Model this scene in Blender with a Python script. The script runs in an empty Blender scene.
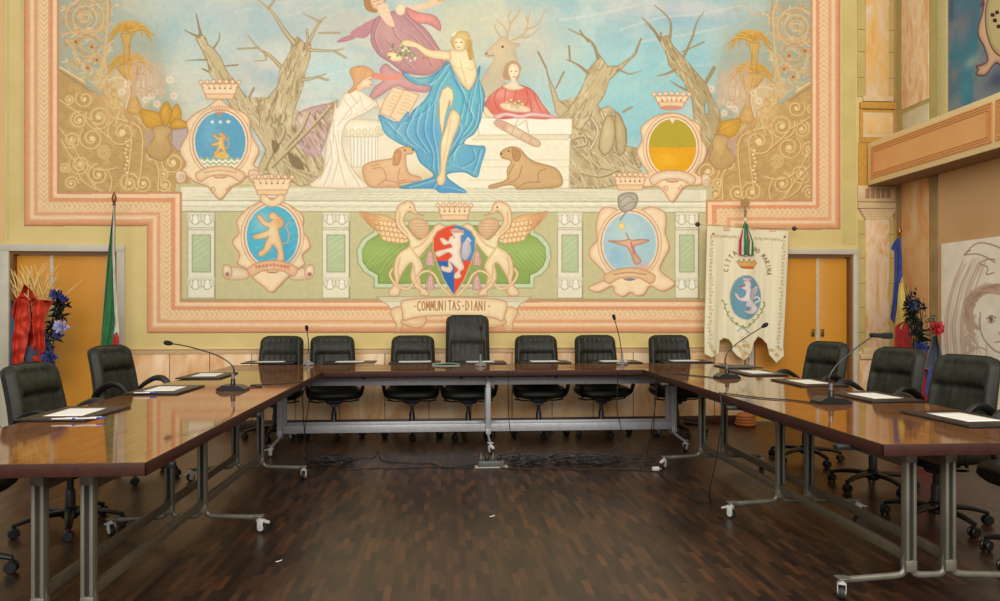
import math, random
import numpy as np
# ---------------------------------------------------------------- measured camera
F = 750.0; TH = math.atan(54.0/750.0); CT = math.cos(TH); ST = math.sin(TH)
HZ = 308.0; CH = 1.35; WALL = 8.60; K = 0.01142
RW = 5.33                     # right wall
TOP = 0.77                    # table top height
def wallX(u):
    t = (u-500.0)/F
    return WALL*(t*CT+ST)/(CT-t*ST)
def wall_pt(u, v):
    t = (u-500.0)/F; z = WALL/(CT-t*ST)
    return z*(t*CT+ST), CH+(HZ-v)*z/F
def rw_pt(u, v):              # a point of the right wall: (Y, Z)
    t = (u-500.0)/F; z = RW/(t*CT+ST)
    return z*(CT-t*ST), CH+(HZ-v)*z/F
def level_pt(u, v, Z):        # a point at height Z
    z = (CH-Z)*F/(v-HZ); t = (u-500.0)/F
    return z*(t*CT+ST), z*(CT-t*ST)
def y_pt(u, v, Y):            # a point at depth Y: (X, Z)
    t = (u-500.0)/F; z = Y/(CT-t*ST)
    return z*(t*CT+ST), CH+(HZ-v)*z/F
def pq(u, v):
    X, Z = wall_pt(u, v)
    return 446.0+X/K, HZ-(Z-CH)/K
# ---------------------------------------------------------------- a painter for the murals
def catmull(P, closed, n=6):
    P = [tuple(map(float, p)) for p in P]
    if len(P) < 3: return P
    out = []; N = len(P); rng = range(N) if closed else range(N-1)
    for i in rng:
        if closed: a, b, c, d = P[i-1], P[i], P[(i+1) % N], P[(i+2) % N]
        else: a, b, c, d = P[max(i-1, 0)], P[i], P[i+1], P[min(i+2, N-1)]
        for k in range(n):
            t = k/n; t2 = t*t; t3 = t2*t
            out.append(tuple(0.5*((2*b[j])+(-a[j]+c[j])*t+(2*a[j]-5*b[j]+4*c[j]-d[j])*t2+(-a[j]+3*b[j]-3*c[j]+d[j])*t3) for j in (0, 1)))
    if not closed: out.append(P[-1])
    return out
def vnoise(h, w, cell, seed):
    r = np.random.RandomState(seed)
    gh, gw = int(h/cell)+3, int(w/cell)+3
    g = r.rand(gh, gw)
    y = np.arange(h)/cell; x = np.arange(w)/cell
    yi = y.astype(int); xi = x.astype(int)
    fy = (y-yi)[:, None]; fx = (x-xi)[None, :]
    fy = fy*fy*(3-2*fy); fx = fx*fx*(3-2*fx)
    a = g[yi][:, xi]; b = g[yi][:, xi+1]; c = g[yi+1][:, xi]; d = g[yi+1][:, xi+1]
    return (a*(1-fx)+b*fx)*(1-fy)+(c*(1-fx)+d*fx)*fy
def fbm(h, w, cell, seed, oct=4):
    o = np.zeros((h, w)); amp = 1; tot = 0
    for k in range(oct):
        o += amp*vnoise(h, w, max(cell, 1.01), seed+k); tot += amp; amp *= .5; cell /= 2
    return o/tot
class Canvas:
    def __init__(s, p0, p1, q0, q1, S, conv):
        s.p0, s.q0, s.S, s.conv = p0, q0, S, conv
        s.w = int(round((p1-p0)*S)); s.h = int(round((q1-q0)*S))
        s.a = np.zeros((s.h, s.w, 3), np.float32); s.id = np.zeros((s.h, s.w), np.int16)
        s.clip = None; s.cur = 0
    def xy(s, pts):
        o = []
        for u, v in pts:
            p, q = s.conv(u, v); o.append(((p-s.p0)*s.S, (q-s.q0)*s.S))
        return o
    def box(s, P, m=2):
        xs = [p[0] for p in P]; ys = [p[1] for p in P]
        return (max(0, int(min(xs)-m)), min(s.w, int(max(xs)+m)+1), max(0, int(min(ys)-m)), min(s.h, int(max(ys)+m)+1))
    def mask(s, pts, sm=False):
        P = s.xy(pts)
        if sm: P = catmull(P, True)
        x0, x1, y0, y1 = s.box(P)
        if x1 <= x0 or y1 <= y0: return None
        xs = np.arange(x0, x1)+.5; ys = np.arange(y0, y1)+.5
        m = np.zeros((y1-y0, x1-x0), bool)
        for i in range(len(P)):
            ax, ay = P[i-1]; bx, by = P[i]
            if ay == by: continue
            r = (ys >= min(ay, by)) & (ys < max(ay, by))
            if not r.any(): continue
            xc = ax+(ys[r]-ay)*(bx-ax)/(by-ay)
            m[r] ^= xs[None, :] < xc[:, None]
        return (x0, x1, y0, y1, m)
    def put(s, x0, x1, y0, y1, al, col, tag=True):
        if s.clip is not None: al = al*s.clip[y0:y1, x0:x1]
        col = np.asarray(col, np.float32)
        reg = s.a[y0:y1, x0:x1]
        reg[...] = reg*(1-al[..., None])+col*al[..., None]
        if tag and s.cur: s.id[y0:y1, x0:x1][al > .5] = s.cur
    def poly(s, pts, col, sm=False, a=1.0, line=None, lw=.8, col2=None, tag=True, feather=0):
        r = s.mask(pts, sm)
        if r is None: return
        x0, x1, y0, y1, m = r
        al = m.astype(np.float32)*a
        if feather:
            k = int(feather*s.S); pd = 2*k; bx = [max(0, x0-pd), min(s.w, x1+pd), max(0, y0-pd), min(s.h, y1+pd)]; big = np.zeros((bx[3]-bx[2], bx[1]-bx[0]), np.float32); big[y0-bx[2]:y1-bx[2], x0-bx[0]:x1-bx[0]] = al
            for _ in range(2):
                for ax in (0, 1):
                    c = np.cumsum(np.pad(big, [(k+1, k) if i == ax else (0, 0) for i in (0, 1)], mode='edge'), axis=ax, dtype=np.float64); n = big.shape[ax]
                    big = ((c[2*k+1:]-c[:-2*k-1]) if ax == 0 else (c[:, 2*k+1:]-c[:, :-2*k-1]))/(2*k+1)
            al = big.astype(np.float32); x0, x1, y0, y1 = bx
        if col2 is not None:
            f = np.linspace(0, 1, y1-y0)[:, None, None]
            c = np.array(col)*(1-f)+np.array(col2)*f
            c = np.broadcast_to(c, (y1-y0, x1-x0, 3))
        else: c = col
        s.put(x0, x1, y0, y1, al, c, tag)
        if sm and line is not None and s.clip is None and m.sum() > 260*s.S*s.S/2.9:   # soft modelling towards the contour, as the painter does
            s.within(pts, True); s.line(pts, line, 7.0, closed=True, a=.12); s.line(pts, line, 3.6, closed=True, a=.16)
            g = [(sum(p[0] for p in pts)/len(pts)), (sum(p[1] for p in pts)/len(pts))]; w_ = (max(p[0] for p in pts)-min(p[0] for p in pts)); h_ = (max(p[1] for p in pts)-min(p[1] for p in pts))
            s.blob(g[0]-w_*.08, g[1]-h_*.1, w_*.22, h_*.22, tuple(min(255, q*1.08+8) for q in col), .45); s.unclip()
        if line is not None: s.line(pts, line, lw, sm=sm, closed=True, tag=tag)
    def line(s, pts, col, w=1.0, sm=True, closed=False, a=1.0, taper=False, tag=False):
        P = s.xy(pts)
        if sm and len(P) > 2: P = catmull(P, closed, 5)
        if closed: P = P+[P[0]]
        n = len(P)-1; w = w*s.S*.5
        x0, x1, y0, y1 = s.box(P, w+2)
        if x1 <= x0 or y1 <= y0: return
        al = np.zeros((y1-y0, x1-x0), np.float32)
        for i in range(n):
            (ax, ay), (bx, by) = P[i], P[i+1]
            wi = w*(1-.8*(i/n)) if taper else w
            X0 = max(x0, int(min(ax, bx)-wi-2)); X1 = min(x1, int(max(ax, bx)+wi+3))
            Y0 = max(y0, int(min(ay, by)-wi-2)); Y1 = min(y1, int(max(ay, by)+wi+3))
            if X1 <= X0 or Y1 <= Y0: continue
            gx = np.arange(X0, X1)[None, :]+.5; gy = np.arange(Y0, Y1)[:, None]+.5
            dx, dy = bx-ax, by-ay; L = dx*dx+dy*dy+1e-9
            t = np.clip(((gx-ax)*dx+(gy-ay)*dy)/L, 0, 1)
            d = np.hypot(gx-ax-t*dx, gy-ay-t*dy)
            v = np.clip(wi+.5-d, 0, 1)
            sub = al[Y0-y0:Y1-y0, X0-x0:X1-x0]
            np.maximum(sub, v, out=sub)
        s.put(x0, x1, y0, y1, al*a, col, tag)
    def blob(s, u, v, ru, rv, col, a=.6, pw=1.0):
        (cx, cy), = s.xy([(u, v)]); rx = ru*s.S; ry = rv*s.S
        x0, x1, y0, y1 = s.box([(cx-2*rx, cy-2*ry), (cx+2*rx, cy+2*ry)])
        if x1 <= x0 or y1 <= y0: return
        gx = (np.arange(x0, x1)[None, :]+.5-cx)/rx; gy = (np.arange(y0, y1)[:, None]+.5-cy)/ry
        s.put(x0, x1, y0, y1, a*np.exp(-(gx*gx+gy*gy)**pw).astype(np.float32), col, False)
    def disc(s, u, v, ru, rv, col, line=None, lw=.8, a=1.0, tag=True):
        s.poly([(u+ru*math.cos(k*math.pi/12), v+rv*math.sin(k*math.pi/12)) for k in range(24)], col, a=a, line=line, lw=lw, tag=tag)
    def within(s, pts, sm=True):          # clip to a shape until unclip()
        r = s.mask(pts, sm); c = np.zeros((s.h, s.w), np.float32)
        if r: c[r[2]:r[3], r[0]:r[1]] = r[4]
        s.clip = c
    def unclip(s): s.clip = None
    def spiral(s, u, v, r, turns, col, w=1.0, a0=0.0, cw=1, tail=None, a=1.0):
        n = int(14*turns); pts = []
        for k in range(n+1):
            f = k/n; an = a0+cw*turns*2*math.pi*(1-f); rr = r*(1-f*.93)
            pts.append((u+rr*math.cos(an), v+rr*math.sin(an)))
        if tail: pts = list(tail)+pts
        s.line(pts, col, w, sm=True, a=a)
# stroke letters on a unit box (x 0..1, y 0 top..1 bottom)
LET = {'C': [[(1, .12), (.6, 0), (.15, .15), (0, .5), (.15, .85), (.6, 1), (1, .88)]], 'O': [[(.5, 0), (.1, .2), (0, .5), (.1, .8), (.5, 1), (.9, .8), (1, .5), (.9, .2), (.5, 0)]],
 'M': [[(0, 1), (.1, 0), (.5, .7), (.9, 0), (1, 1)]], 'U': [[(0, 0), (0, .7), (.25, 1), (.75, 1), (1, .7), (1, 0)]], 'N': [[(0, 1), (0, 0), (1, 1), (1, 0)]], 'I': [[(.5, 0), (.5, 1)]],
 'T': [[(0, 0), (1, 0)], [(.5, 0), (.5, 1)]], 'A': [[(0, 1), (.5, 0), (1, 1)], [(.2, .62), (.8, .62)]], 'S': [[(1, .12), (.5, 0), (.08, .2), (.3, .45), (.8, .6), (.95, .82), (.5, 1), (0, .88)]],
 'D': [[(0, 0), (0, 1), (.6, .9), (1, .5), (.6, .08), (0, 0)]], 'R': [[(0, 1), (0, 0), (.8, .05), (.9, .3), (.7, .5), (0, .52), (1, 1)]], 'E': [[(1, 0), (0, 0), (0, 1), (1, 1)], [(0, .5), (.8, .5)]],
 'V': [[(0, 0), (.5, 1), (1, 0)]], 'L': [[(0, 0), (0, 1), (1, 1)]], 'G': [[(1, .12), (.5, 0), (.05, .3), (.05, .75), (.5, 1), (1, .85), (1, .55), (.6, .55)]], 'Z': [[(0, 0), (1, 0), (0, 1), (1, 1)]]}
# ---------------------------------------------------------------- the painted mural (measured off the photo, painted in wall coordinates)
def E(x0, y0, sc=5.0, mx=None):
    def f(*pts):
        o = [(x0+x/sc, y0+y/sc) for x, y in pts]
        return [(2*mx-u, v) for u, v in o] if mx is not None else o
    return f
MUR_ID = {}
def paint_mural(S=1.7):
    P0, _ = pq(22.0, 200); P1, _ = pq(842.0, 200)
    C = Canvas(P0, P1, -52.0, 337.0, S, pq)
    names = ['painted_landscape', 'painted_border', 'painted_frieze', 'painted_tree', 'goddess_figure', 'cloud_figure', 'reading_figure', 'red_robed_figure', 'painted_dog', 'painted_deer',
             'coat_of_arms', 'painted_griffin', 'motto_scroll', 'painted_pedestal', 'painted_scrollwork', 'painted_column', 'painted_green_panel', 'heraldic_crown', 'painted_quiver']
    reg = []
    def part(n, desc=None):
        reg.append((n, desc)); C.cur = len(reg)
    CREAM = (252, 236, 200); SKINL = (248, 226, 184); OUT = (176, 138, 100)
    # -------- sky
    part('painted_landscape')
    C.poly([(10, -70), (860, -70), (860, 215), (10, 215)], (176, 205, 204))
    h, w = C.h, C.w
    n1 = fbm(h, w, 70*S, 3, 5); n2 = fbm(h, w, 40*S, 11, 5); n3 = fbm(h, w, 120*S, 23, 3)
    m = (C.id == C.cur)
    def tint(n, lo, hi, col, am):
        al = np.clip((n-lo)/(hi-lo), 0, 1)*am*m
        C.a[...] = C.a*(1-al[..., None])+np.array(col, np.float32)*al[..., None]
    tint(n1, .46, .66, (232, 222, 194), .85); tint(n2, .50, .68, (126, 184, 204), .75); tint(n3, .5, .7, (206, 196, 190), .6); n4 = fbm(h, w, 22*S, 41, 4); tint(n4, .5, .72, (236, 232, 214), .45); tint(1-n4, .52, .75, (120, 180, 200), .35)
    for u, v, a, b, c, al in [(600, 90, 70, 55, (142, 214, 222), .75), (700, 60, 70, 50, (140, 206, 218), .7), (560, 60, 60, 60, (176, 216, 216), .5), (330, 70, 40, 30, (176, 222, 226), .7), (240, 25, 70, 25, (168, 196, 200), .55),
        (300, 20, 60, 22, (160, 192, 200), .5), (200, 60, 40, 50, (190, 212, 206), .6), (350, 20, 40, 22, (216, 200, 176), .6), (480, 20, 60, 35, (222, 214, 180), .7), (460, 40, 30, 40, (214, 210, 170), .5), (530, 45, 40, 40, (212, 200, 178), .6),
        (150, 90, 26, 30, (226, 216, 190), .7), (130, 10, 30, 14, (216, 210, 172), .7), (690, 10, 60, 10, (206, 204, 214), .6), (700, 22, 60, 7, (120, 180, 208), .5), (170, 20, 30, 40, (180, 200, 200), .5), (610, 130, 40, 30, (132, 206, 220), .6), (660, 110, 30, 40, (130, 206, 222), .6)]:
        C.blob(u, v, a, b, c, al)
    sr = random.Random(31)
    for k in range(150):
        a = sr.uniform(160, 720); b = sr.uniform(-20, 150); L = sr.uniform(12, 46); c_ = ((236, 232, 216), (136, 192, 208), (214, 200, 190), (160, 214, 222))[k % 4]
        C.line([(a, b), (a+L*.5, b-sr.uniform(0, 5)), (a+L, b-sr.uniform(1, 10))], c_, sr.uniform(1.2, 4.0), a=.16)
    for pts in [[(620, 30), (660, 18), (700, 14), (740, 6)], [(640, 42), (690, 34), (730, 26)], [(560, 20), (600, 14), (640, 4)], [(300, 90), (330, 74), (350, 70)], [(310, 62), (335, 50), (352, 56)]]:
        C.line(pts, (226, 226, 222), 2.2, a=.4)
    C.poly([(310, 190), (330, 150), (352, 120), (395, 110), (480, 95), (545, 110), (560, 190)], (246, 236, 206), feather=10); C.poly([(180, 172), (700, 172), (706, 200), (180, 200)], (222, 206, 160), feather=7)
    # -------- scrollwork fields left and right
    BG = (196, 160, 102)
    for mx, dv, nm in ((None, 0, 'left'), (440.5, 9, 'right')):
        e = E(0, dv, 1.0, mx)
        part('painted_scrollwork', 'gold scrollwork field on the %s side' % nm)
        C.poly(e((30, -70), (108, -70), (112, 0), (158, 30), (164, 60), (166, 80), (180, 108), (186, 130), (190, 215), (30, 215)), (168, 176, 158), a=.92, feather=9)
        C.blob(*e((130, 20))[0], 26, 30, (190, 200, 186), .6); C.blob(*e((100, 85))[0], 26, 12, (226, 206, 160), .7); C.blob(*e((128, 88))[0], 20, 16, (232, 218, 190), .8)
        C.poly(e((56, 66), (105, 94), (118, 104), (142, 112), (150, 128), (186, 126), (192, 215), (56, 215)), BG, feather=2)
        C.blob(*e((85, 150))[0], 40, 40, (202, 164, 104), .5)
        rr = random.Random(5)
        for k in range(120):           # hatching rays in the field
            a = rr.uniform(60, 180); b = rr.uniform(100, 192); L = rr.uniform(6, 22)
            C.line(e((a, b), (a+L, b+L*.55)), (178, 138, 82) if k % 2 else (222, 186, 124), .7, a=.55)
        for k in range(200):           # tiny curls
            a = rr.uniform(62, 180); b = rr.uniform(112, 190)
            C.spiral(*e((a, b))[0], rr.uniform(1.6, 3.6), 1.2, (226, 192, 132), .6, rr.uniform(0, 6), a=.6)
        for k in range(150):
            a = rr.uniform(62, 112); b = rr.uniform(-30, 92); ll = rr.uniform(3, 9); an = rr.uniform(0, 6.3)
            if (b > 66+(a-58)*.6): continue
            C.line(e((a, b), (a+ll*.5*math.cos(an)+1.5, b+ll*.5*math.sin(an)), (a+ll*math.cos(an+.5), b+ll*math.sin(an+.5))), ((232, 200, 140), (206, 160, 104), (240, 222, 180))[k % 3], rr.uniform(.7, 1.8), a=.75)
        for k in range(190):
            a = rr.uniform(62, 150); b = rr.uniform(-30, 100)
            if a > 112 and b > 8: a = rr.uniform(62, 108)
            C.spiral(*e((a, b))[0], rr.uniform(1.8, 4), 1.3, (222, 184, 126) if k % 3 else (204, 150, 100), .7, rr.uniform(0, 6), a=.7)
        # diagonal roof like band
        C.line(e((58, 66), (106, 95)), (240, 216, 168), 1.6, sm=False); C.line(e((60, 71), (92, 92)), (120, 130, 120), .7, sm=False); C.line(e((70, 70), (104, 92)), (216, 182, 120), .9, sm=False)
        CR = (240, 208, 148); DK = (168, 124, 74)
        sp = [(150, 25, 46, 1.6, 0), (115, 152, 42, 2.3, 3), (235, 135, 66, 2.4, 1), (70, 270, 46, 2.2, 2), (192, 262, 62, 2.0, 4), (375, 225, 78, 1.7, 0), (120, 420, 54, 2.3, 2), (232, 478, 52, 2.1, 4), (415, 528, 60, 2.2, 1), (500, 532, 44, 2.0, 3),
              (680, 405, 62, 1.9, 5), (555, 362, 36, 2, 1), (630, 540, 34, 2, 3), (70, 530, 34, 2, 0), (55, 28, 24, 2, 2), (335, 35, 46, 2, 4), (30, 440, 26, 2, 1), (620, 475, 26, 2, 2)]
        for x, y, r, tn, a0 in sp:
            u, v = 60+x/6.0, 95+y/6.0; r *= 1.22
            (u, v), = e((u, v)); cw = 1 if mx is None else -1
            C.spiral(u+.6, v+.7, r/6.0, tn, DK, 1.5, a0 if mx is None else math.pi-a0, cw, a=.6)
            C.spiral(u, v, r/6.0*1.22, tn, (222, 184, 122), .8, a0 if mx is None else math.pi-a0, cw, a=.8); C.spiral(u, v, r/6.0*.8, tn*.8, (222, 184, 122), .7, (a0 if mx is None else math.pi-a0)+.6, cw, a=.7)
            C.spiral(u, v, r/6.0, tn, CR, 1.25, a0 if mx is None else math.pi-a0, cw)
            C.disc(u, v, r/30.0, r/30.0, (246, 220, 164), tag=False)
        for k in (1, 2, 3): C.line(e(*[(104.3+k*2.1*math.cos(t*.6), 152.4+k*2.1*math.sin(t*.6)) for t in range(11)]), CR, .8)
        for tail in [((72, 137), (80, 158), (98, 170), (116, 168)), ((63, 142), (70, 155), (84, 170), (96, 185)), ((112, 118), (140, 128), (142, 160), (138, 190)), ((132, 140), (130, 160), (126, 188)), ((76, 165), (82, 180), (96, 190)), ((88, 175), (96, 188), (104, 192)),
                     ((91, 120), (100, 130), (112, 140)), ((60, 100), (80, 114), (92, 120)), ((60, 128), (76, 150)), ((160, 168), (162, 184), (172, 192)), ((146, 150), (158, 166), (158, 192)), ((108, 170), (112, 180), (110, 192))]:
            C.line([(a+.7, b+.7) for a, b in e(*tail)], DK, 1.4, a=.6); C.line(e(*tail), CR, 1.2)
        for k in range(9):            # the white beaded curl
            C.disc(*e((126.5+1.2*math.sin(k*1.6), 142+k*3.9))[0], 1.5, 1.3, (252, 232, 176), tag=False)
            C.line(e((123, 142+k*3.9), (128, 143+k*3.9)), (160, 116, 66), .5)
        # big wheel, upper
        for r, cc, ww in ((19, (224, 190, 134), 1.4), (16.5, (206, 158, 110), .9), (12, (224, 194, 142), 1.2), (9, (204, 152, 106), .9), (4, (228, 196, 144), 1.1)):
            C.line(e(*[(85+r*math.cos(t*.449), 18+r*math.sin(t*.449)) for t in range(14)]), cc, ww, closed=True)
        for k in range(12): C.line(e((85+12*math.cos(k*.52), 18+12*math.sin(k*.52)), (85+16*math.cos(k*.52+.2), 18+16*math.sin(k*.52+.2))), (220, 180, 124), 1.0, a=.8)
        C.spiral(*e((85, 18))[0], 8, 2.2, (226, 190, 136), .9)
        for r in (12, 9, 6): C.line(e(*[(88+r*1.2*math.cos(t*.6), 45+r*math.sin(t*.6)) for t in range(11)]), (222, 184, 130) if r != 9 else (200, 156, 112), 1.1)
        C.line(e((98, -50), (104, -10), (108, 6), (107, 30), (105, 60), (110, 80), (120, 100)), (226, 190, 134), 2.0); C.line(e((100, -50), (110, 0), (109, 25)), (196, 140, 92), .8)
        C.line(e((62, 34), (80, 32), (100, 30), (110, 24)), (226, 182, 130), 1.8); C.line(e((66, 40), (74, 50), (76, 62), (86, 62), (96, 54)), (228, 186, 132), 1.4)
        for a, b in ((92, 47), (88, 68), (76, 42), (97, 60)):
            for k in range(8): C.line(e((a, b), (a+4.2*math.cos(k*.785), b+4.2*math.sin(k*.785))), (216, 160, 96), 1.0, a=.9)
            C.disc(*e((a, b))[0], 1.3, 1.3, (176, 96, 60), tag=False)
        C.blob(*e((124, 86))[0], 16, 22, (222, 190, 136), .75); C.blob(*e((150, 78))[0], 12, 18, (226, 208, 176), .6); C.blob(*e((112, 98))[0], 12, 12, (226, 190, 130), .8)
        for k in range(70):
            a = rr.uniform(104, 150); b = rr.uniform(66, 116); C.line(e((a, b), (a+rr.uniform(-5, 5), b+rr.uniform(3, 8)), (a+rr.uniform(-4, 8), b+rr.uniform(8, 15))), ((238, 212, 160), (200, 152, 96), (226, 184, 120))[k % 3], rr.uniform(.6, 1.3), a=.7)
        C.line(e((104, 60), (100, 78), (108, 94), (120, 110)), (226, 190, 130), 3.0)
        C.poly(e((84, 78), (104, 94), (102, 96), (86, 84)), (150, 180, 178), a=.8)
        # palms
        for (a, b), L in (((130, 31), 20), ((129, 63), 20)):
            for an, ln in ((-175, 1), (-158, 1.0), (-140, .95), (-120, .8), (-95, .7), (-70, .8), (-45, .95), (-25, 1.05), (-8, 1.15)):
                x1, y1 = a+L*ln*.6*math.cos(math.radians(an)), b+L*.62*ln*math.sin(math.radians(an))
                x2, y2 = a+L*ln*1.05*math.cos(math.radians(an)), b+L*.45*ln*math.sin(math.radians(an))+6
                C.line(e((a, b), (x1, y1), (x2, y2)), (200, 152, 62), 4.6, taper=True); C.line(e((x1, y1), (x2*.7+x1*.3, y2+3), (x2-2, y2+7)), (206, 160, 74), 2.4, taper=True); C.line(e((a, b), (x1, y1-.8), (x2, y2-.6)), (240, 204, 124), 1.0, taper=True, a=.9)
        C.poly(e((121, 34), (133, 34), (129, 46), (130, 56), (124, 56), (124, 46)), (222, 182, 104), line=(186, 136, 70), lw=.7)
        for k in range(4): C.line(e((123+k*2.6, 35), (125+k*1.6, 56)), (192, 142, 74), .6)
        C.poly(e((117, 68), (128, 64), (140, 68), (136, 82), (135, 92), (142, 112), (128, 112), (131, 92), (129, 82)), (220, 176, 104), line=(188, 138, 76), lw=.7, sm=True)
        for k in range(5): C.line(e((119+k*4.6, 69), (131+k*.7, 90)), (190, 140, 80), .6)
        C.line(e((108, 80), (122, 78), (130, 90), (126, 108)), (236, 214, 170), 1.4); C.line(e((136, 76), (148, 86), (142, 104)), (220, 186, 150), 1.2)
        for a, b in ((122, 92), (146, 84), (152, 96), (170, 80), (174, 96), (128, 84), (160, 92), (157, 104), (146, 100)):
            for k in range(5): C.disc(a*1.0 if mx is None else 2*mx-a, b+dv, .1, .1, (240, 220, 200), tag=False); C.blob(*e((a+2.2*math.cos(k*1.26), b+2.2*math.sin(k*1.26)))[0], 1.7, 1.7, (246, 232, 208), .8)
            C.blob(*e((a, b))[0], 1, 1, (222, 150, 90), .8)
        for k in range(40):
            a = 128+rr.uniform(0, 36); C.line(e((a, 96), (a+rr.uniform(-3, 3), 50+rr.uniform(0, 24))), (214, 180, 150), .9, a=.7)
            C.spiral(*e((a, 60+k*2.4))[0], 2, 1, (226, 196, 160), .7, a=.7)
        # golden leaves and vase
        for L in [((140, 112), (146, 110), (160, 114), (164, 124), (156, 128), (146, 126)), ((163, 124), (160, 112), (166, 102), (170, 106), (172, 116), (167, 125)), ((170, 124), (172, 112), (177, 104), (181, 112), (180, 122)), ((170, 127), (176, 119), (186, 122), (188, 127), (178, 129))]:
            C.poly(e(*L), (216, 166, 66), sm=True, line=(180, 130, 50), lw=.8)
            C.line(e(L[0], L[3]), (190, 140, 54), .6)
        C.poly(e((152, 130), (158, 126), (168, 126), (172, 132), (168, 138), (172, 150), (164, 160), (152, 158), (146, 148), (154, 138)), (206, 172, 112), sm=True, line=(170, 128, 84), lw=.9)
        for k in range(16): C.line(e((150+k*1.3, 144+3*math.sin(k)), (151+k*1.3, 158)), (178, 140, 88), .5, a=.6)
        C.poly(e((146, 130), (152, 130), (154, 136), (148, 146), (145, 148)), (196, 164, 150), a=.8)
        C.poly(e((172, 130), (188, 128), (186, 145), (178, 152), (172, 144)), (196, 178, 176), a=.9, line=(150, 124, 120), lw=.7)
    # -------- ledge
    part('painted_frieze')
    C.poly([(176, 184), (712, 184), (712, 306), (176, 306)], (206, 200, 152))
    C.poly([(181, 187), (706, 190), (706, 213), (181, 211)], (244, 238, 208))
    for k in range(30):
        u = 181+k*18; C.line([(u, 212), (446+(u-446)*.3, 186)], (204, 204, 180), .7, a=.7)
    rr = random.Random(8)
    for k in range(16):
        v = 188+k*1.2; C.line([(rr.uniform(181, 300), v), (rr.uniform(320, 520), v+rr.uniform(-.5, 1.5)), (700, v+1)], (198, 198, 172), .5, a=.6)
    for v, c, ww in ((200.5, (176, 170, 140), .8), (203, (250, 246, 222), 2.2), (206.5, (196, 196, 166), .7), (209, (238, 234, 204), 2.0), (211.4, (164, 160, 124), .9)):
        C.line([(181, v), (706, v+1.2)], c, ww, sm=False)
    C.line([(181, 299.5), (706, 299)], (150, 140, 100), .8, sm=False)
    # pilasters of the frieze
    for i, (ua, ub) in enumerate([(188, 215), (322.5, 349.5), (557.5, 582.5), (675, 698.5)]):
        part('painted_column', 'pale stone pilaster of the painted frieze')
        C.poly([(ua, 212), (ub, 212), (ub, 298), (ua, 298)], (240, 236, 210), line=(170, 166, 134), lw=.8)
        C.line([(ub, 213), (ub, 298)], (146, 142, 108), 1.2, sm=False)
        for v in (227.8, 229.8, 278, 279.6): C.line([(ua, v), (ub, v)], (168, 168, 142), .7, sm=False)
        C.poly([(ua+4.4, 235), (ub-4.4, 235), (ub-4.4, 272), (ua+4.4, 272)], (188, 204, 160), line=(160, 166, 132), lw=1.0)
        for k in range(5): C.line([(ua+6, 262-k*6), (ub-7, 252-k*6)], (216, 226, 192), 1.2, a=.5)
        for vv in (214, 279):
            C.poly([(ua, vv-1.5), (ub, vv-1.5), (ub, vv+7), (ua, vv+7)], (232, 228, 204))
            for k in range(2):
                cu = ua+(ub-ua)*(.28+.44*k)
                C.disc(cu, vv+5.5, 4.2, 5, (250, 248, 230), line=(166, 162, 134), lw=.8); C.disc(cu-4.4, vv+4, 1.9, 4, (236, 232, 208), line=(170, 166, 136), lw=.6); C.disc(cu+4.4, vv+4, 1.9, 4, (236, 232, 208), line=(170, 166, 136), lw=.6)
            C.poly([(ua, vv-1.5), (ub, vv-1.5), (ub, vv+1), (ua, vv+1)], (226, 224, 200))
    # green panel behind the griffins
    part('painted_green_panel')
    g = [(372, 221), (538, 221), (538, 228)]+[(546-1.5+16*math.cos(t), 256+20*math.sin(t)) for t in [-1.2, -.8, -.4, 0, .4, .8, 1.2]]+[(538, 282), (538, 288), (372, 288), (372, 281)]+[(364+16*math.cos(t), 256+20*math.sin(t)) for t in [math.pi-1.2, math.pi-.8, math.pi-.4, math.pi, math.pi+.4, math.pi+.8, math.pi+1.2][:0]]
    g = [(374, 221), (534, 221), (534, 232), (542, 236), (550, 246), (551, 258), (548, 268), (541, 275), (534, 278), (534, 288), (374, 288), (374, 278), (364, 272), (358, 263), (357, 250), (362, 240), (370, 234), (374, 232)]
    C.poly(g, (206, 222, 184), line=(150, 160, 112), lw=1.0)
    c0, c1 = 454, 255
    g2 = [(c0+(a-c0)*.945, c1+(b-c1)*.86) for a, b in g]
    C.poly(g2, (142, 172, 88), line=(108, 130, 70), lw=.9)
    C.within(g2, False)
    for a in (365, 380, 500, 520, 538): C.blob(a, 250, 16, 12, (166, 196, 110), .6)
    for k in range(12): C.line([(362+k*6, 272-3*(k % 3)), (372+k*6, 258), (386+k*6, 246)], (196, 216, 146), .8, a=.5); C.line([(500+k*5, 246), (512+k*5, 260), (520+k*5, 268)], (196, 216, 146), .8, a=.5)
    C.unclip()
    # -------- trees
    TR = (206, 188, 146); TD = (150, 128, 94); TL = (228, 214, 174)
    def bark(poly_, seed, n=50, d=(0.35, 1.0)):
        C.within(poly_, False); r = random.Random(seed)
        us = [p[0] for p in poly_]; vs = [p[1] for p in poly_]
        for k in range(int(n*.35)): C.blob(r.uniform(min(us), max(us)), r.uniform(min(vs), max(vs)), r.uniform(2, 6), r.uniform(3, 8), (166, 144, 104) if k % 2 else (232, 218, 180), .5)
        for k in range(n*3):
            a = r.uniform(min(us), max(us)); b = r.uniform(min(vs), max(vs)); L = r.uniform(3, 14)
            dx = d[0]*L*r.uniform(.5, 1.3); dy = d[1]*L
            C.line([(a, b), (a+dx*.4+r.uniform(-1.5, 1.5), b+dy*.5), (a+dx, b+dy)], ((124, 104, 74), (236, 224, 188), (166, 144, 102))[k % 3], r.uniform(.4, 1.2), a=.7)
        C.unclip()
    def openline(P, k):          # contour of a shape, left open between points k and k+1
        Q = P[k+1:]+P[:k+1]; C.line(Q, TD, .9, sm=False)
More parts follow.
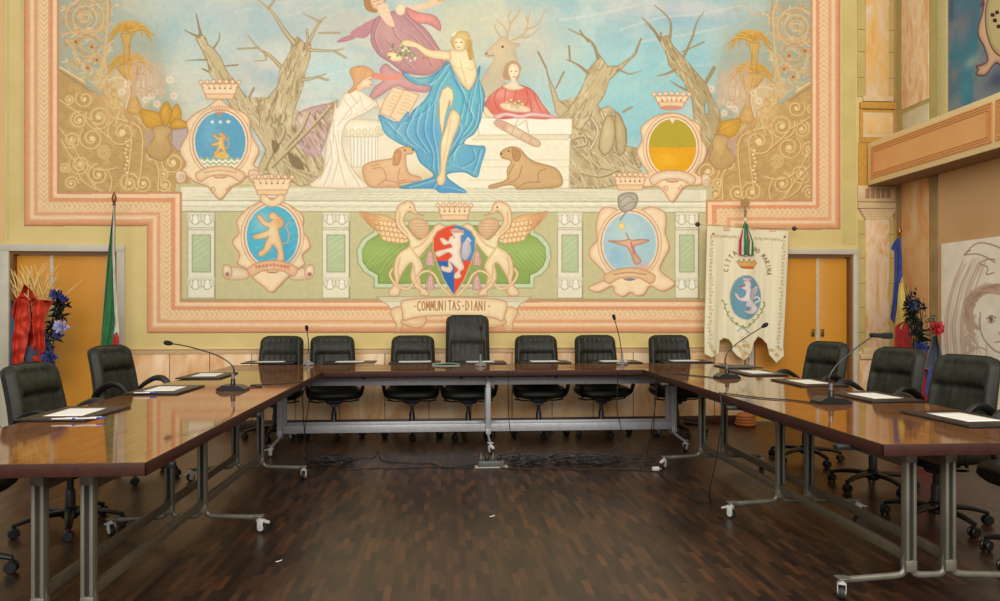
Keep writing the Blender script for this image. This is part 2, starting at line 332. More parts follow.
    RT_ = E(160, 100)((380, 20), (420, -10), (640, -20), (690, 60), (760, 62), (890, 0), (850, 130), (800, 260), (835, 350), (828, 410), (700, 430), (640, 400), (540, 370), (480, 380), (500, 320), (530, 250), (470, 150))
    part('painted_tree', 'leaning bare tree behind the blue lion shield')
    e = E(160, 0)
    T1 = e((200, 170), (228, 185), (238, 222), (272, 246), (302, 285), (330, 350), (372, 402), (420, 470), (470, 530), (560, 600), (420, 640), (300, 440), (250, 370), (238, 310), (215, 262), (180, 192))
    C.poly(T1, TR); openline(T1, 9); bark(T1, 1, 40, (.6, 1))
    for b, ww in [(((195, 185), (160, 170), (122, 150)), 2.2), (((205, 175), (192, 120), (180, 65)), 2.4), (((270, 240), (295, 200), (300, 160)), 1.4), (((235, 300), (180, 300), (125, 305)), 1.2), (((330, 330), (390, 325)), 1.0), (((440, 500), (470, 440)), 1.2), (((245, 360), (215, 345)), 1.2)]:
        C.line(e(*b), TD, ww+.5, taper=True, tag=True); C.line(e(*b), (160, 140, 104), ww*.6, taper=True)
    part('painted_tree', 'gnarled split tree with twisted roots left of the reading figure')
    e2 = E(160, 100)
    RT = RT_
    HL = e2((690, 70), (880, 20), (850, 130), (810, 250), (770, 290), (690, 220))
    C.poly(RT, TR); C.line(RT[3:]+RT[:1], TD, .9, sm=False); C.poly(HL, (206, 172, 172), sm=True, line=(160, 130, 126), lw=.7); bark(RT, 2, 150, (.5, .8))
    for b, ww in [(((740, 60), (700, 150), (620, 250), (640, 330), (760, 400)), 3), (((850, 30), (760, 130), (660, 230), (560, 330)), 2.2), (((560, 60), (620, 150), (560, 260), (520, 340)), 2.5), (((620, 300), (700, 350), (820, 390)), 2.4)]:
        C.line([(a+.8, c+.8) for a, c in e2(*b)], TD, ww+.6); C.line(e2(*b), (206, 190, 148), ww)
    for q_ in (((640, 260), (700, 300), (720, 350), (660, 330)), ((560, 200), (600, 230), (570, 270)), ((600, 60), (620, 90), (590, 110))): C.poly(e2(*q_), (126, 106, 76), sm=True, a=.8)
    T2 = e((600, 350), (612, 330), (650, 262), (665, 200), (690, 185), (722, 215), (755, 222), (750, 290), (726, 360), (715, 430), (690, 500), (668, 560), (655, 630), (500, 630), (490, 512), (540, 490), (590, 430))
    C.poly(T2, TR); openline(T2, 12); bark(T2, 3, 75, (-.3, 1))
    for b, ww in [(((670, 215), (620, 150), (560, 60), (490, 0)), 4.6), (((545, 40), (570, 5)), 1.4), (((735, 225), (760, 180), (800, 110), (830, 85)), 3.6), (((800, 110), (760, 90), (712, 65)), 1.8), (((795, 165), (900, 165)), 1.0), (((745, 250), (850, 255), (920, 245)), 2.6), (((870, 255), (930, 290)), 1.2),
                  (((600, 330), (550, 280), (490, 240), (440, 175)), 3.4), (((520, 260), (530, 300), (470, 305)), 1.4), (((490, 240), (390, 245)), 1.0), (((710, 400), (770, 390), (830, 370)), 3.0), (((780, 385), (840, 400)), 1.4), (((740, 220), (735, 150)), 1.6)]:
        C.line(e(*b), TD, ww+.7, taper=True, tag=True); C.line(e(*b), TR, ww*.7, taper=True)
    part('painted_tree', 'broad bare tree with hollow roots behind the white pedestal')
    e = E(460, 0); e2 = E(460, 100)
    R1r = e2((470, 10), (600, -20), (700, -10), (690, 30), (650, 75), (660, 150), (665, 90), (700, 45), (745, 30), (800, 75), (832, 150), (835, 232), (880, 240), (910, 310), (890, 360), (780, 380), (790, 425), (700, 440), (550, 440), (545, 350), (560, 90), (500, 60))
    C.poly(R1r, TR); C.line(R1r[3:21], TD, .9, sm=False); bark(R1r, 4, 130, (.6, .7))
    for b in [((705, 60), (730, 150), (700, 230), (740, 280)), ((770, 70), (810, 150), (800, 230), (830, 300)), ((650, 80), (690, 150), (660, 230), (640, 250))]: C.line(e2(*b), TD, 3.2); C.line(e2(*b), TL, 1.8)
    C.poly(e2((745, 75), (775, 130), (765, 230), (725, 275), (695, 230), (715, 120)), (206, 190, 146), sm=True, line=TD, lw=1.0); C.poly(e2((780, 60), (825, 140), (825, 250), (790, 270), (775, 160)), (196, 178, 134), sm=True, line=TD, lw=1.0)
    for b in [((640, 280), (690, 330), (790, 350)), ((600, 360), (700, 380), (780, 350)), ((570, 190), (620, 180), (630, 220), (580, 230)), ((640, 250), (660, 300), (700, 340)), ((770, 270), (840, 320), (900, 350))]:
        C.line([(a+.8, c+.8) for a, c in e2(*b)], TD, 2.4); C.line(e2(*b), (212, 196, 152), 1.8)
    T3 = e((575, 500), (620, 420), (640, 352), (690, 292), (676, 250), (700, 280), (738, 332), (790, 330), (850, 290), (888, 250), (880, 272), (800, 350), (745, 402), (720, 480), (690, 520), (700, 560), (600, 640), (480, 605), (490, 570), (545, 540))
    C.poly(T3, TR); C.line(T3[-1:]+T3[:16], TD, .9, sm=False); bark(T3, 5, 75, (-.6, 1))
    T3b = e((428, 330), (445, 390), (470, 440), (492, 500), (545, 545), (500, 590), (478, 560), (452, 440))
    C.poly(T3b, TR, line=TD, lw=.8)
    for b, ww in [(((690, 290), (670, 230), (630, 190), (540, 145)), 3.2), (((640, 210), (600, 155)), 1.4), (((880, 255), (905, 195)), 1.6), (((800, 352), (850, 370), (910, 352)), 1.4), (((640, 365), (590, 325), (535, 298)), 3.0), (((550, 305), (545, 230)), 1.4), (((430, 340), (390, 260)), 1.4), (((480, 440), (520, 360)), 1.2), (((815, 560), (860, 535)), 1.4)]:
        C.line(e(*b), TD, ww+.5, taper=True, tag=True); C.line(e(*b), (170, 150, 110), ww*.6, taper=True)
    part('painted_tree', 'slanting bare tree rising from the yellow shield')
    e = E(620, 0)
    T4 = e((188, 192), (240, 178), (265, 230), (320, 290), (370, 350), (430, 420), (470, 510), (500, 565), (490, 640), (430, 780), (400, 740), (370, 600), (360, 500), (312, 400), (242, 322), (236, 282), (202, 212))
    C.poly(T4, (186, 168, 124), line=TD, lw=.9); bark(T4, 6, 75, (.6, 1))
    C.poly(e((425, 510), (438, 520), (440, 570), (425, 560)), (150, 206, 216), sm=True, line=TD)
    for b, ww in [(((200, 200), (160, 140), (110, 90)), 3.0), (((250, 190), (248, 100), (170, 25)), 2.4), (((320, 280), (360, 190), (385, 110), (420, 60)), 2.4), (((310, 260), (420, 210)), 1.0), (((430, 410), (470, 340)), 3.2), (((275, 350), (230, 370), (185, 380)), 2.4), (((330, 450), (290, 430), (250, 405)), 2.2), (((205, 185), (203, 165)), 1.4)]:
        C.line(e(*b), TD, ww+.5, taper=True, tag=True); C.line(e(*b), (170, 150, 110), ww*.6, taper=True)
    C.line(E(460, 0)((1000, 200), (960, 150), (920, 115)), TD, 1.4, taper=True)
    # -------- deer
    part('painted_deer')
    e = E(460, 0)
    C.poly(e((125, 270), (180, 212), (215, 183), (245, 205), (262, 215), (300, 222), (275, 248), (288, 320), (232, 335), (222, 400), (215, 450), (120, 490), (108, 400), (175, 290), (140, 286)), (216, 190, 150), sm=True, line=(196, 164, 124), lw=.6, a=.7)
    C.disc(*e((212, 234))[0], 1.6, 1.1, (110, 80, 56)); C.disc(*e((132, 268))[0], 1.2, 1, (120, 90, 70)); C.line(e((135, 280), (170, 276)), (150, 110, 80), .6)
    for b in [((240, 195), (225, 140), (180, 100)), ((232, 180), (250, 130), (240, 80), (262, 50)), ((255, 205), (320, 170), (340, 110), (350, 50)), ((330, 150), (390, 120), (425, 50)), ((340, 110), (330, 80)), ((205, 185), (180, 150), (172, 120)), ((300, 185), (340, 185), (400, 140)), ((250, 120), (290, 70), (300, 40))]:
        C.line(e(*b), (216, 188, 140), 2.0, taper=True, tag=True); C.line(e(*b), (180, 146, 100), .5, a=.7)
    # -------- cloud figure
    part('cloud_figure')
    e = E(320, 0)
    MV = (192, 144, 148); MD = (158, 104, 118); PK = (222, 158, 142)
    C.poly(e((330, 320), (370, 350), (440, 385), (545, 430), (530, 462), (440, 450), (380, 430), (300, 480), (245, 505), (270, 440), (320, 400), (300, 350)), (212, 160, 160), sm=True, line=MD, lw=.6)
    C.poly(e((262, 362), (380, 378), (392, 340), (350, 310), (330, 300), (400, 340), (412, 390), (330, 402), (260, 392)), (232, 152, 130), sm=True)
    C.poly(e((280, 95), (210, 140), (165, 195), (85, 210), (150, 178), (220, 190), (260, 150)), (206, 140, 152), sm=True, line=MD, lw=.5)
    C.poly(e((150, 170), (200, 130), (280, 90), (270, 130), (210, 190)), (196, 140, 150), sm=True)
    C.poly(e((430, 40), (490, 62), (570, 78), (602, 120), (600, 155), (560, 130), (520, 118), (450, 115)), (226, 150, 140), sm=True, line=MD, lw=.5)
    G = e((275, 100), (330, 70), (420, 48), (455, 92), (530, 148), (600, 250), (635, 300), (600, 340), (535, 376), (425, 362), (350, 312), (292, 272), (255, 200))
    C.poly(G, MV, sm=True, line=MD, lw=.7)
    C.within(G)
    C.blob(*e((340, 160))[0], 10, 12, (216, 172, 164), .6); C.blob(*e((560, 300))[0], 14, 12, (216, 150, 140), .7)
    for b in [((300, 100), (270, 180), (300, 260)), ((360, 120), (380, 180), (440, 230)), ((420, 80), (500, 160), (580, 260), (620, 320)), ((400, 150), (480, 200), (560, 330)), ((330, 200), (380, 260), (460, 340))]: C.line(e(*b), MD, 1.2, a=.6); C.line([(a+1.6, c) for a, c in e(*b)], (222, 180, 172), 1.0, a=.6)
    C.unclip()
    C.poly(e((225, -60), (300, -70), (330, -10), (320, 20), (290, 60), (250, 60), (222, 30)), (178, 132, 84), sm=True)
    C.poly(e((255, -40), (310, -50), (325, 0), (305, 40), (275, 45), (255, 20)), (240, 206, 172), sm=True, line=(190, 140, 110), lw=.5)
    C.line(e((268, 10), (300, 0)), (150, 100, 80), .6); C.line(e((284, 24), (302, 18)), (200, 110, 100), .7)
    C.poly(e((285, 40), (330, 20), (352, 70), (372, 130), (340, 125), (310, 90)), (242, 212, 180), sm=True)
    C.disc(*e((402, 50))[0], 4.6, 5.2, (250, 222, 180)); C.poly(e((440, 30), (500, 25), (560, 0), (625, -15), (610, 15), (520, 45), (470, 52)), (240, 206, 172), sm=True)
    for k in range(4): C.line(e((590, 0+k*3), (625, -12+k*7)), (200, 150, 120), .4)
    # -------- reading figure, her column and book
    part('painted_column', 'short fluted column beside the reading figure')
    e = E(320, 100)
    C.poly(e((150, 175), (288, 178), (286, 335), (158, 335)), (250, 244, 220), line=(204, 194, 170), lw=.8)
    for k in range(7): C.line(e((170+k*18, 190), (170+k*18, 330)), (206, 200, 178), .9, sm=False); C.line(e((176+k*18, 190), (176+k*18, 330)), (254, 252, 238), .9, sm=False)
    C.poly(e((110, 100), (310, 105), (320, 140), (300, 180), (120, 182), (100, 150)), (250, 242, 214), sm=True, line=(206, 188, 158), lw=.8)
    C.spiral(*e((122, 155))[0], 4.6, 1.8, (200, 180, 150), .7); C.spiral(*e((296, 155))[0], 4.6, 1.8, (200, 180, 150), .7)
    for k in range(4): C.disc(*e((160+k*32, 160))[0], 2, 3, (250, 240, 206), line=(206, 184, 150), lw=.5)
    part('reading_figure')
    W = e((95, -110), (55, 0), (60, 100), (30, 200), (25, 290), (10, 370), (-50, 425), (20, 440), (235, 440), (190, 380), (130, 300), (110, 200), (130, 110), (220, 60), (300, 40), (300, -60), (210, -80))
    e0 = E(320, 0)
    W = e0((130, 462), (185, 448), (240, 480), (295, 530), (300, 580), (290, 610))+e((290, 30), (220, 70), (140, 110), (110, 190), (125, 280), (180, 370), (235, 438), (20, 440), (-50, 425), (10, 370), (25, 290), (35, 200), (62, 100), (80, 0))+e0((85, 540),)
    C.poly(W, (251, 242, 216), sm=True, line=(214, 184, 150), lw=.9)
    C.within(W)
    for b in [((70, 100), (60, 250), (0, 400)), ((90, 150), (90, 300), (60, 420)), ((110, 220), (140, 330), (200, 430)), ((75, 180), (100, 320), (130, 430)), ((200, 0), (140, 60), (90, 130)), ((280, 0), (240, 40), (180, 70)), ((50, 200), (60, 320), (20, 430))]:
        C.line(e(*b), (226, 200, 170), 1.3, a=.8); C.line([(a+1.5, c) for a, c in e(*b)], (255, 252, 240), 1.3, a=.8)
    for b in [((120, 500), (160, 560), (120, 600)), ((200, 480), (220, 540), (270, 570)), ((150, 470), (190, 520))]: C.line(e0(*b), (228, 204, 176), 1.1, a=.8)
    C.unclip()
    C.poly(e0((150, 350), (210, 330), (260, 350), (265, 380), (240, 400), (200, 410), (175, 450), (140, 465), (170, 420)), (230, 178, 128), sm=True, line=(190, 130, 90), lw=.7)
    for k in range(6): C.line(e0((160+k*14, 352), (176+k*10, 396)), (200, 146, 100), .6)
    C.poly(e0((238, 385), (262, 385), (258, 405), (262, 420), (250, 440), (225, 440), (200, 455), (180, 440), (205, 410)), (250, 222, 186), sm=True, line=(206, 156, 120), lw=.6)
    C.line(e0((246, 398), (256, 398)), (120, 80, 60), .6); C.line(e0((246, 425), (256, 424)), (200, 110, 90), .6)
    C.poly(e0((290, 500), (325, 500), (320, 530), (300, 540)), (250, 222, 186), sm=True)
    C.poly([(393, 87), (408, 91), (419, 95), (410, 112), (402, 125), (392, 118), (380, 113), (384, 101)], (246, 218, 178), line=(196, 150, 110), lw=.8)
    C.line([(404, 90), (390, 117)], (206, 160, 120), .8); 
    for k in range(6): C.line([(394-k*1.6, 92+k*3.4), (400-k*1.6, 94+k*3.4)], (214, 170, 130), .4); C.line([(406-k*1.6, 95+k*3.4), (414-k*1.6, 98+k*3.4)], (214, 170, 130), .4)
    # -------- pedestal, quiver, red figure
    part('painted_pedestal')
    e = E(460, 100)
    C.poly(e((-60, 260), (20, 205), (90, 175), (555, 190), (545, 350), (552, 440), (-120, 440)), (250, 243, 216))
    C.poly(e((92, 88), (560, 95), (558, 172), (94, 176)), (253, 248, 226), line=(216, 200, 166), lw=.8)
    C.poly(e((96, 176), (548, 174), (540, 198), (60, 200)), (240, 230, 200), line=(210, 194, 160), lw=.6)
    for v in (300, 335, 400): C.line(e((30, v), (545, v)), (226, 216, 186), .8)
    C.line(e((552, 190), (545, 440)), (196, 180, 146), 1.0)
    part('painted_quiver')
    C.poly(e((175, 105), (215, 105), (330, 165), (395, 205), (398, 230), (360, 228), (250, 170), (180, 130)), (226, 200, 168), sm=True, line=(190, 150, 120), lw=.8)
    C.poly(e((175, 105), (215, 108), (238, 125), (225, 152), (182, 132)), (222, 174, 156), sm=True)
    for k in range(4): C.line(e((225+k*45, 120+k*24), (212+k*45, 148+k*22)), (196, 156, 126), .7)
    C.line(e((290, 95), (270, 140), (330, 100), (350, 200)), (216, 176, 146), .8, sm=False)
    part('red_robed_figure')
    e = E(460, 0)
    R = e((205, 438), (240, 418), (310, 428), (365, 455), (410, 520), (450, 592), (300, 588), (185, 592), (125, 535), (150, 480))
    C.poly(R, (222, 118, 104), sm=True, line=(186, 90, 80), lw=.8)
    C.within(R)
    C.blob(*e((210, 470))[0], 12, 6, (240, 168, 150), .8); C.blob(*e((390, 540))[0], 10, 14, (240, 170, 156), .6)
    for b in [((190, 450), (170, 500), (200, 560)), ((230, 440), (220, 500)), ((330, 450), (340, 500), (310, 560)), ((370, 470), (390, 530), (430, 590)), ((280, 450), (270, 500)), ((350, 500), (360, 560))]: C.line(e(*b), (186, 76, 72), 1.1, a=.6)
    C.unclip()
    C.poly(e((225, 330), (250, 308), (285, 310), (305, 335), (300, 370), (285, 400), (245, 402), (215, 385)), (190, 156, 116), sm=True)
    C.poly(e((245, 330), (268, 318), (292, 332), (296, 365), (280, 395), (296, 425), (320, 440), (262, 452), (215, 432), (250, 410), (252, 390), (242, 365)), (250, 232, 196), sm=True, line=(206, 160, 130), lw=.6)
    for x in (256, 280): C.line(e((x-4, 357), (x+4, 357)), (110, 80, 64), .7)
    C.line(e((264, 385), (276, 385)), (206, 110, 100), .8); C.line(e((269, 360), (270, 374)), (210, 170, 140), .5)
    C.poly(e((110, 530), (135, 540), (160, 570), (180, 575), (165, 590), (130, 578)), (250, 226, 190), sm=True, line=(200, 150, 120), lw=.6)
    C.poly(e((200, 520), (250, 515), (340, 535), (345, 560), (270, 560), (215, 545)), (250, 226, 190), sm=True, line=(200, 150, 120), lw=.6)
    for a, b in ((235, 510), (255, 500), (275, 515), (295, 505), (285, 535), (262, 530), (312, 520)): C.disc(*e((a, b))[0], 1.7, 1.5, (238, 214, 160), line=(150, 130, 80), lw=.5)
    C.poly(e((170, 580), (230, 562), (300, 575), (360, 562), (440, 572), (490, 590), (440, 588), (360, 582), (300, 592), (230, 580), (190, 596)), (248, 214, 206), sm=True, line=(206, 130, 130), lw=.8)
    # -------- goddess
    part('goddess_figure')
    e = E(320, 0); f = E(320, 100)
    BL = (112, 186, 204); BD = (58, 130, 170)
    H = e((690, 160), (740, 165), (755, 220), (770, 290), (760, 320), (730, 270), (705, 250), (668, 240), (655, 195))
    C.poly(H, (226, 196, 130), sm=True, line=(190, 150, 90), lw=.6)
    D = e((640, 308), (600, 350), (540, 385), (470, 388), (415, 358), (425, 385), (480, 420), (555, 432), (525, 500), (460, 560), (440, 610))+f((440, 60), (392, 112), (340, 95), (298, 75), (302, 105), (330, 170), (400, 218), (470, 248), (500, 310), (562, 362), (560, 388), (500, 408), (398, 440), (560, 442), (600, 462), (660, 462), (732, 462), (690, 430), (640, 392), (640, 368), (720, 360), (782, 386), (802, 330), (826, 240), (780, 230), (722, 222), (730, 195), (772, 165), (802, 100), (822, 0))+e((815, 560), (822, 470), (795, 400), (800, 330), (775, 380), (740, 440), (700, 420), (665, 360))
    C.poly(D, BL, sm=True, line=BD, lw=.9)
    C.within(D, True)
    C.blob(*f((400, 140))[0], 22, 14, (130, 190, 220), .8); C.blob(*f((540, 200))[0], 16, 26, (92, 160, 214), .8); C.blob(*f((600, 440))[0], 40, 8, (84, 156, 214), .8); C.blob(*f((760, 300))[0], 18, 16, (104, 176, 216), .8); C.blob(*e((720, 500))[0], 14, 20, (104, 196, 214), .7); C.blob(*e((500, 400))[0], 14, 8, (130, 190, 190), .8)
    fr = random.Random(2)
    for b in [(e, (640, 320), (560, 400), (470, 560)), (e, (620, 350), (540, 420), (420, 370)), (e, (640, 360), (590, 440), (560, 520), (480, 590)), (f, (570, 20), (560, 150), (580, 260), (590, 420)), (f, (540, 20), (520, 150), (560, 260), (560, 340)), (f, (480, 40), (430, 110), (320, 90)), (f, (500, 60), (480, 160), (540, 260)), (f, (460, 90), (430, 170), (520, 260)), (f, (400, 120), (380, 180), (480, 240)), (f, (330, 110), (420, 200)),
              (e, (680, 400), (720, 480), (700, 590)), (e, (760, 440), (740, 520), (770, 600)), (e, (790, 400), (800, 500), (800, 600)), (f, (720, 0), (760, 90), (700, 190), (660, 280)), (f, (790, 20), (770, 130), (690, 220), (660, 300)), (f, (740, 20), (720, 120)), (f, (760, 240), (770, 300), (700, 340)), (f, (800, 250), (780, 320), (760, 370)), (f, (640, 320), (700, 340), (780, 370)), (f, (600, 430), (660, 440), (720, 460)), (f, (440, 435), (560, 400), (590, 380)), (f, (560, 440), (590, 400)), (f, (680, 100), (700, 150), (650, 240)), (f, (640, 300), (690, 230), (730, 222)),
              (e, (665, 380), (700, 440), (740, 520)), (e, (800, 340), (770, 440), (745, 560))]:
        g, pts = b[0], b[1:]
        C.line(g(*pts), BD, 1.2, a=.55); C.line([(a+1.5, c+.4) for a, c in g(*pts)], (176, 222, 228), 1.1, a=.7)
        C.line([(a-1.9, c) for a, c in g(*pts)], (84, 156, 196), 1.0, a=.5)
    C.unclip()
    SK = (250, 230, 184); SO = (196, 154, 110)
    C.poly(e((598, 600), (596, 500), (612, 450), (640, 432), (662, 450), (668, 485), (655, 545))+f((648, 0), (625, 90), (612, 180), (600, 120), (588, 40)), SK, line=SO, lw=.8)
    C.poly(f((650, 62), (675, 52), (698, 80), (695, 120), (668, 190), (642, 270), (628, 345), (626, 400), (612, 425), (590, 422), (585, 390), (602, 350), (604, 220), (628, 140)), SK, sm=True, line=SO, lw=.8)
    C.line(f((655, 100), (640, 180), (618, 300)), (226, 190, 140), 1.4, a=.7)
    C.poly(e((635, 262), (690, 248), (735, 250), (765, 290), (782, 350), (778, 400), (745, 450), (715, 425), (690, 385), (660, 330)), SK, sm=True, line=SO, lw=.7)
    C.line(e((700, 300), (720, 380), (735, 440)), (226, 190, 140), 1.0, a=.8); C.line(e((668, 330), (690, 345), (705, 335)), (220, 180, 130), .7); C.line(e((735, 340), (755, 350), (775, 335)), (220, 180, 130), .7)
    C.poly(e((398, 212), (440, 200), (490, 218), (550, 250), (642, 258), (650, 298), (590, 296), (530, 280), (480, 240), (425, 232)), SK, sm=True, line=SO, lw=.7)
    C.poly(e((335, 268), (370, 262), (410, 285), (405, 305), (360, 305)), SK, sm=True, line=SO, lw=.6)
    C.poly(e((672, 195), (700, 185), (722, 200), (726, 235), (708, 256), (680, 250), (668, 222)), SK, sm=True, line=SO, lw=.6)
    for x in (682, 706): C.line(e((x-5, 212), (x+5, 213)), (130, 96, 60), .7)
    C.line(e((688, 236), (702, 237)), (200, 110, 90), .7); C.line(e((662, 178), (672, 170), (680, 160)), (252, 246, 220), 1.6)
    for k in range(8): C.line(e((732+k*4, 200), (738+k*3, 260), (746+k*2, 300)), (190, 150, 84), .5)
    fr = random.Random(9)
    for k in range(60):
        a = 430+fr.gauss(0, 34); b = 262+fr.gauss(0, 20)-(a-430)*-.12
        C.disc(*e((a, b))[0], 1.3, .9, ((150, 160, 100), (236, 236, 206), (176, 180, 120), (120, 130, 80))[k % 4], tag=True)
    # -------- dogs
    part('painted_dog', 'hound lying left of the goddess')
    Dg = f((213, 342), (250, 312), (330, 298), (362, 290), (378, 252), (420, 234), (450, 238), (468, 252), (458, 270), (430, 276), (432, 330), (450, 370), (505, 388), (480, 408), (395, 418), (405, 434), (340, 436), (262, 436), (230, 410))
    C.poly(Dg, (232, 190, 146), sm=True, line=(190, 140, 98), lw=.9)
    C.poly(f((382, 255), (405, 262), (395, 320), (366, 325), (370, 285)), (212, 160, 112), sm=True, line=(184, 130, 90), lw=.7)
    for b in [((260, 345), (310, 340), (330, 390), (290, 425)), ((400, 340), (390, 400), (430, 400)), ((260, 330), (300, 322)), ((330, 400), (390, 415))]: C.line(f(*b), (194, 144, 100), .9)
    C.disc(*f((425, 252))[0], .9, .8, (80, 60, 44)); C.disc(*f((464, 250))[0], 1.1, .9, (120, 80, 60))
    part('painted_dog', 'hound lying right, in front of the pedestal')
    e = E(460, 100)
    Dg = e((203, 265), (225, 245), (262, 234), (300, 246), (335, 285), (380, 312), (470, 338), (506, 378), (506, 428), (440, 440), (330, 446), (285, 446), (275, 432), (240, 425), (160, 442), (148, 428), (232, 400), (236, 350), (256, 312), (236, 296), (210, 290))
    C.poly(Dg, (214, 176, 126), sm=True, line=(170, 124, 80), lw=.9)
    C.poly(e((262, 245), (300, 262), (295, 300), (268, 300)), (190, 146, 98), sm=True, line=(160, 112, 72), lw=.6)
    for b in [((390, 410), (395, 360), (430, 345)), ((310, 330), (290, 390), (245, 415)), ((400, 410), (330, 415), (290, 440)), ((270, 320), (245, 370))]: C.line(e(*b), (172, 124, 80), .9)
    C.disc(*e((243, 256))[0], .9, .8, (70, 50, 40)); C.disc(*e((206, 268))[0], 1.3, 1.1, (96, 70, 56))
    # -------- crests
    FR = (253, 228, 188); FO = (200, 146, 108); FD = (220, 170, 120)
    def crown(u0, u1, vt, vb, desc, inset=6):
        part('heraldic_crown', desc)
        n = 7
        C.poly([(u0, vt), (u1, vt), (u1-inset, vb), (u0+inset, vb)], (252, 224, 184), line=FO, lw=.9)
        for k in range(n):
            u = u0+(u1-u0)*k/(n-1); C.disc(u, vt-2.6+abs(k-3)*.3, 2.0, 2.0, (250, 222, 180), line=FO, lw=.7); C.line([(u, vt), ((u+(u0+u1)/2)/2*.3+u*.7, vt+4)], FO, .7)
        C.poly([(u0+inset*.75, vb-5), (u1-inset*.75, vb-5), (u1-inset, vb), (u0+inset, vb)], (246, 208, 166), line=FO, lw=.7)
        for k in range(5): C.disc(u0+inset+(u1-u0-2*inset)*(k+.5)/5, vt+4.5, .9, .8, (140, 90, 70))
    def cartouche(frame, c, r, ribbon, desc, field):
        part('coat_of_arms', desc)
        C.poly([(a+1, b+1) for a, b in frame], (160, 118, 80), sm=True, a=.6)
        C.poly(frame, FR, sm=True, line=FO, lw=1.0)
        C.disc(c[0], c[1], r[0]+5.5, r[1]+5.5, (250, 220, 180), line=(214, 164, 124), lw=.8); C.disc(c[0], c[1], r[0]+2.2, r[1]+2.2, (252, 232, 204), line=FO, lw=1.2)
        C.disc(c[0], c[1], r[0], r[1], field)
        cy = c[1]+r[1]*.20; rb = [(c[0]-r[0]+1, cy+r[1]*.86), (c[0]-r[0]*.5, cy+r[1]*.66), (c[0], cy+r[1]*.6), (c[0]+r[0]*.5, cy+r[1]*.66), (c[0]+r[0]-1, cy+r[1]*.86), (c[0]+r[0]*.8, cy+r[1]*1.12), (c[0]+r[0]*.4, cy+r[1]*.95), (c[0], cy+r[1]*.9), (c[0]-r[0]*.4, cy+r[1]*.95), (c[0]-r[0]*.8, cy+r[1]*1.12)]
        return rb
    def ribb(rb, col, mark=None):
        C.poly(rb, col, sm=True, line=FO, lw=.9); u = (rb[0][0]+rb[4][0])/2
        if mark: C.line([((rb[1][0]+rb[9][0])/2+1, (rb[1][1]+rb[8][1])/2+.5), ((rb[2][0]+rb[7][0])/2, (rb[2][1]+rb[7][1])/2), ((rb[3][0]+rb[5][0])/2-1, (rb[3][1]+rb[6][1])/2+.5)], mark, 1.6, a=.55)
        C.disc(u, rb[7][1]+2.2, 6, 1.5, (176, 120, 84)); C.disc(u, rb[7][1]+1.6, 5.5, 1.0, (232, 188, 146))
    def leaves(pts):
        for a, b, r, cw in pts: C.spiral(a, b, r, 1.4, FO, .8, 1.0, cw); 
    def lion(cu, cv, s, col, oc, face=-1):
        L = [(8, -26), (14, -20), (13, -12), (8, -9), (9, 0), (12, 10), (14, 22), (15, 34), (8, 38), (2, 36), (6, 32), (6, 22), (0, 14), (-4, 20), (-12, 28), (-18, 30), (-20, 24), (-14, 20), (-10, 10), (-6, 2), (-10, 4), (-22, 6), (-28, 2), (-20, -2), (-8, -6), (-6, -10), (-14, -14), (-22, -24), (-18, -28), (-8, -18), (-2, -20), (-6, -26), (0, -32)]
        C.poly([(cu-face*a*s, cv+b*s) for a, b in L], col, sm=True, line=oc, lw=.7)
        C.line([(cu-face*a*s, cv+b*s) for a, b in [(10, 12), (20, 10), (22, -2), (18, -12), (24, -18)]], oc, 1.0); C.line([(cu-face*a*s, cv+b*s) for a, b in [(10, 12), (20, 10), (22, -2), (18, -12), (24, -18)]], col, .7, a=.7)
        C.blob(cu-face*8*s, cv-18*s, 6*s, 7*s, (226, 150, 96), .6); C.disc(cu, cv-22*s, .5, .5, (90, 60, 40))
    e = E(160, 100)
    fr1 = e((295, -5), (350, 35), (400, 55), (445, 90), (455, 170), (495, 250), (468, 320), (495, 352), (430, 385), (405, 410), (360, 432), (335, 462), (300, 497), (262, 462), (236, 432), (180, 412), (140, 385), (110, 352), (130, 320), (100, 250), (140, 165), (135, 110), (190, 60), (240, 35))
    rb = cartouche(fr1, (220.4, 142), (25.5, 30), None, 'blue shield with a small gold lion above white waves', (96, 168, 202))
    C.blob(210, 135, 8, 18, (130, 190, 220), .6)
    lion(221, 144, .36, (244, 204, 130), (190, 140, 80)); C.poly(e((270, 285), (300, 262), (340, 268), (338, 292)), (238, 192, 96), sm=True)
    wv = [(195.5+3*k, 158+(1.6 if k % 2 else -1.0)) for k in range(18)]
    C.within([(220.4+25.5*math.cos(k*math.pi/12), 142+30*math.sin(k*math.pi/12)) for k in range(24)], False)
    C.poly(wv+[(250, 176), (194, 176)], (246, 246, 214))
    for r_ in range(3): C.line([(a, b+1+r_*4.2) for a, b in wv], (150, 160, 124), 1.0, sm=False)
    C.unclip()
    for k in range(3):
        cu, cv = 212.5+8*k, 122
        C.poly([(cu+(2.6 if j % 2 == 0 else 1.1)*math.sin(j*math.pi/5), cv-(2.6 if j % 2 == 0 else 1.1)*math.cos(j*math.pi/5)) for j in range(10)], (246, 246, 226))
    ribb(rb, (248, 216, 172), (200, 146, 110))
    for x, y in ((105, 375), (470, 372)):
        C.poly(e((x-25, y-15), (x, y-22), (x+25, y-10), (x+20, y+30), (x-10, y+42), (x-25, y+20)), (244, 220, 190), sm=True, line=FO, lw=.8); C.spiral(*e((x, y+8))[0], 3.4, 1.4, FO, .7)
    C.spiral(*e((262, 447))[0], 3.2, 1.2, FO, .8); C.spiral(*e((340, 447))[0], 3.2, 1.2, FO, .8, cw=-1)
    for k in range(7): C.line([(219.5, 117), (211+k*2.9, 104-abs(3-k)*-1.2)], FO, .7)
    crown(201, 239, 84, 99, 'crown above the blue lion shield')
    e = E(160, 200)
